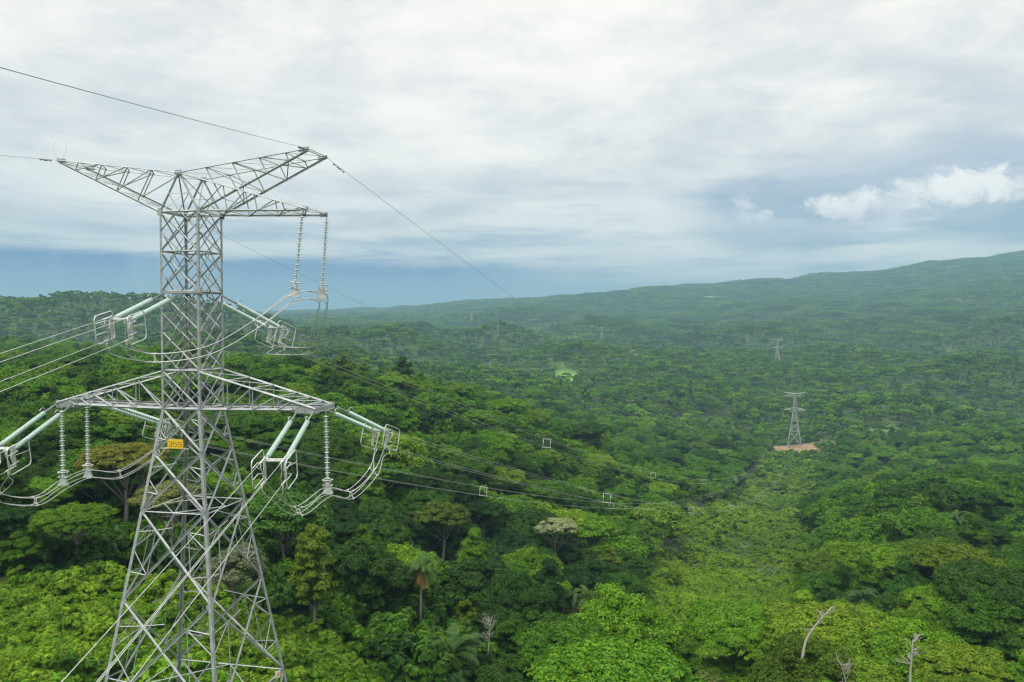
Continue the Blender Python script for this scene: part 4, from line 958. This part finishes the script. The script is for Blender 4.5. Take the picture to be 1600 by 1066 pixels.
# the nearest trees: each a thing of its own
NEAR_D = 172.0
X, Y = jgrid(58, 640, 6.7, 11); in_cut = corridor(X, Y); keep = (~in_cut | ((np.sin(X * 3.1 + Y * 7.7) > .9985))) & ~clearing(X, Y) & ~open_ground(X, Y) & clear_of_special(X, Y, 1.5)
keep &= ~((Y < 73) & (X < 8)) ; keep &= ~((Y < 66) & (X >= 8))
in_cut = in_cut[keep]; X, Y = X[keep], Y[keep]; Z = ground(X, Y); rng = np.random.RandomState(21); n = len(X)
rot = rng.uniform(0, 6.28, n); scl = rng.uniform(.62, 1.16, n) + (rng.rand(n) < .10) * .30; idx = rng.choice(8, n, p=[.19, .18, .17, .08, .06, .13, .08, .11]); scl = np.where(in_cut, scl * .5, scl)
# size and colour by place: fresh canopies lower right, dark wood in the centre
topz = Z + scl * np.array([k[2] for k in NEAR])[idx]
# nothing tall grows right in front of the plants that stand out in the photo
rad_ = scl * np.array([k[1] for k in NEAR])[idx]; show = np.ones(n, bool)
for px, d, top in ((655, 108, 9.0), (715, 92, 5.0), (870, 172, 12.0), (1258, 80, 13.5), (1430, 76, 11.0), (1335, 72, 10.5), (485, 96, 8.0), (690, 150, 11.0), (190, 118, 10.0)):
    xp = (px - 800) / F * d; vp = HY + F * (CZ - gz(xp, d) - top) / d
    show &= ~((Y < d + 1) & (Y > d * .6) & (np.abs((X / Y - xp / d) * F) < rad_ / Y * F + 14) & (HY + F * (CZ - topz) / Y < vp + 22))
X, Y, Z, rot, scl, idx, topz = (q[show] for q in (X, Y, Z, rot, scl, idx, topz)); n = len(X)
vis = in_view(X, Y, topz)
order = np.argsort(Y + (~vis) * 1e5); N_SINGLE = 282
single = np.zeros(n, bool); single[order[:N_SINGLE]] = True; single &= vis
TINT = [('dark green', G['dark'], .22), ('deep green', G['deep'], .27), ('mid green', G['mid'], .24), ('fresh green', G['fresh'], .15), ('yellow-green', G['lime'], .05), ('olive', G['olive'], .07)]
def zone(x, y):
    u = 800 + x / y * F
    if u > 990 and y < 122: return 'in the bright canopy around the bleached dead trunks', 1
    if u > 1200: return 'in the forest on the rise beyond the cleared strip', 2
    if u > 960: return 'beside the bright green cleared strip', 3
    if u > 560: return 'on the dark slope under the outgoing cables', 0
    if u > 380: return 'on the slope behind the tower legs and lower arm', 0
    return 'in the wood behind the numbered tower', 4
ZP = {1: [.0, .03, .15, .46, .32, .04], 2: [.14, .26, .30, .18, .06, .06], 3: [.18, .24, .26, .20, .07, .05], 0: [.32, .30, .22, .08, .02, .06], 4: [.22, .27, .25, .16, .05, .05]}
for i in np.nonzero(single)[0]:
    zn, zi = zone(X[i], Y[i]); k = rng.choice(6, p=ZP[zi]); kd, R, tp, cm, tm = NEAR[idx[i]]; s = scl[i] * (.92 if zi == 1 else 1.0)
    sz = 'small' if s * R < 4.2 else ('large' if s * R > 6.4 else 'medium'); lab = f'{sz} {kd} {TINT[k][0]} broadleaf tree {zn}'
    r = bpy.data.objects.new('broadleaf_tree', None); COL.objects.link(r); r.location = (X[i], Y[i], Z[i] - .2); r.rotation_euler = (rng.normal(0, .07), rng.normal(0, .07), rot[i]); r.scale = (s * rng.uniform(.82, 1.2), s * rng.uniform(.82, 1.2), s * rng.uniform(.86, 1.16)); tag(r, lab, 'tree', lab.replace('tree', 'trees', 1).replace('broadleaf trees', 'broadleaf trees'))
    c = link('crown', cm, r); j = rng.uniform(.82, 1.2); cc = TINT[k][1]; c.color = (cc[0] * j * rng.uniform(.9, 1.12), cc[1] * j, cc[2] * j * rng.uniform(.85, 1.15), 1)
    link('trunk', tm, r)
m = ~single & (Y < 640)
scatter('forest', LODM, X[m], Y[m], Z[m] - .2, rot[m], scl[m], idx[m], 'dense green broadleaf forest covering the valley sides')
# far woods
X, Y = jgrid(640, 1750, 9.5, 12, .70); keep = ~corridor(X, Y) & ~open_ground(X, Y); X, Y = X[keep], Y[keep]; rng = np.random.RandomState(22); n = len(X)
thin = fbm(X / 160, Y / 160, 3); keep = thin > -.62; X, Y = X[keep], Y[keep]; n = len(X)
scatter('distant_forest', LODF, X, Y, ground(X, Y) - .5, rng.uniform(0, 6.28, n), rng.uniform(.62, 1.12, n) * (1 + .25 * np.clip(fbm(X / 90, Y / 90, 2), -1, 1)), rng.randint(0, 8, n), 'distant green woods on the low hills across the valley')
X, Y = jgrid(1750, 5600, 29, 13, .70); keep = ~open_ground(X, Y, .55) & ~np.any([patch_field(X + ox, Y + oy)[:2].max(0) > .3 for ox, oy in ((0, 0), (17, 0), (-17, 0), (0, 22), (0, -22))], axis=0); X, Y = X[keep], Y[keep]; rng = np.random.RandomState(23); n = len(X)
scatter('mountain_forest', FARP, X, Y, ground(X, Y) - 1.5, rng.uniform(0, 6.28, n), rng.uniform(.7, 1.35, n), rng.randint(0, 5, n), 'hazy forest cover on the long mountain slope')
# regrowth: corridor, clearing round the tower, understorey between the near trees
X, Y = jgrid(50, 620, 2.15, 14, .66); rng = np.random.RandomState(24)
co = corridor(X, Y) | clearing(X, Y) | ((Y < 74) & (X < 8)) | ((Y < 66) & (X >= 8)); under = ~co & (Y < 210) & (rng.rand(len(X)) < .42); ux, uy = X[under], Y[under]; un = len(ux)
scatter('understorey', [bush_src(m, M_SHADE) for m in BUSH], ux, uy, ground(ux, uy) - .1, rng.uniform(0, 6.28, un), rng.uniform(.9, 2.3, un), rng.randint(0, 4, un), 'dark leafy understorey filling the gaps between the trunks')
co &= rng.rand(len(X)) < np.clip(260 / Y, .3, 1)
keep = co & (patch_field(X, Y)[:2].max(0) < .3) & (np.abs(X) < Y * .70 + 8); X, Y = X[keep], Y[keep]; Z = ground(X, Y); n = len(X)
sc_ = rng.uniform(.55, 1.25, n) * np.clip(.85 + fbm(X / 14, Y / 14, 2) * 1.1, .45, 1.5) * np.clip(Y / 260, 1, 1.7)
sc_ *= np.where(corridor(X, Y) & (Y > 100), .86, 1.0); footd = np.hypot(X - TWR[0], Y - TWR[1]); sc_ *= np.where(footd < 9, .55, 1)
vis = in_view(X, Y, Z + 2) ; big = np.argsort(-(sc_ / Y) * vis)[:70]; ix = rng.randint(0, 4, n); single = np.zeros(n, bool); single[big] = True
rz = rng.uniform(0, 6.28, n)
BT = [('fresh green', G['fresh']), ('yellow-green', G['lime']), ('mid green', G['mid'])]
NB = []
for me in BUSH: q = me.copy(); q.materials.clear(); q.materials.append(M_LEAF); NB.append(q)
for i in np.nonzero(single)[0]:
    k = rng.randint(0, 3); wh = 'around the foot of the large tower' if footd[i] < 40 else 'along the lower edge of the photo'
    lab = f'{BT[k][0]} leafy shrub in the regrowth {wh}'; o = bpy.data.objects.new('shrub', NB[ix[i]]); COL.objects.link(o); o.location = (X[i], Y[i], Z[i] - .1); o.rotation_euler = (0, 0, rz[i]); o.scale = (sc_[i],) * 3
    tag(o, lab, 'shrub', lab.replace('shrub', 'shrubs')); c = BT[k][1]; j = rng.uniform(.85, 1.2); o.color = (c[0] * j, c[1] * j, c[2] * j, 1)
m = ~single
scatter('undergrowth', BSRC, X[m], Y[m], Z[m] - .1, rz[m], sc_[m], ix[m], 'bright green regrowth under the line and between trees')
X, Y = jgrid(530, 1240, 3.4, 16, .5); rng = np.random.RandomState(26); keep = (corridor(X, Y) | (np.hypot(X - TW2[0], Y - TW2[1] + 40) < 70) & open_ground(X, Y)) & (patch_field(X, Y)[:2].max(0) < .3); X, Y = X[keep], Y[keep]; n = len(X)
scatter('low_regrowth', [bush_src(m, M_FOREST) for m in BUSH], X, Y, ground(X, Y) - .2, rng.uniform(0, 6.28, n), rng.uniform(.9, 2.1, n), rng.randint(0, 4, n), 'low scrubby regrowth under the line between the valley towers')
X, Y = jgrid(50, 240, 2.0, 15, .66); co = corridor(X, Y) | clearing(X, Y) | ((Y < 74) & (X < 8)); X, Y = X[co], Y[co]; n = len(X)
scatter('ground_cover', HSRC, X, Y, ground(X, Y), rng.uniform(0, 6.28, n), rng.uniform(.7, 1.5, n), rng.randint(0, 3, n), 'low leafy herbs between the shrubs')

# ------------------------------------------------------------------ humid air
def haze():
    b = MB(); lo, hi = -115.0 - 20 + CZ - 40, CZ + 480.0
    b.box((0, 0, (lo + hi) / 2), Vector((14500, 0, 0)), Vector((0, 14500, 0)), Vector((0, 0, (hi - lo) / 2)))
    m, T, out = newmat("humid_air"); v = T.new('ShaderNodeVolumePrincipled'); T.put(v.inputs['Density'], 1.85e-4); T.put(v.inputs['Color'], (.37, .63, .78)); T.put(v.inputs['Anisotropy'], .0)
    T.l.new(v.outputs[0], out.inputs['Volume'])
    o = b.build("haze", m); tag(o, 'pale blue haze hanging over the whole valley', None, None, 'stuff')
haze()
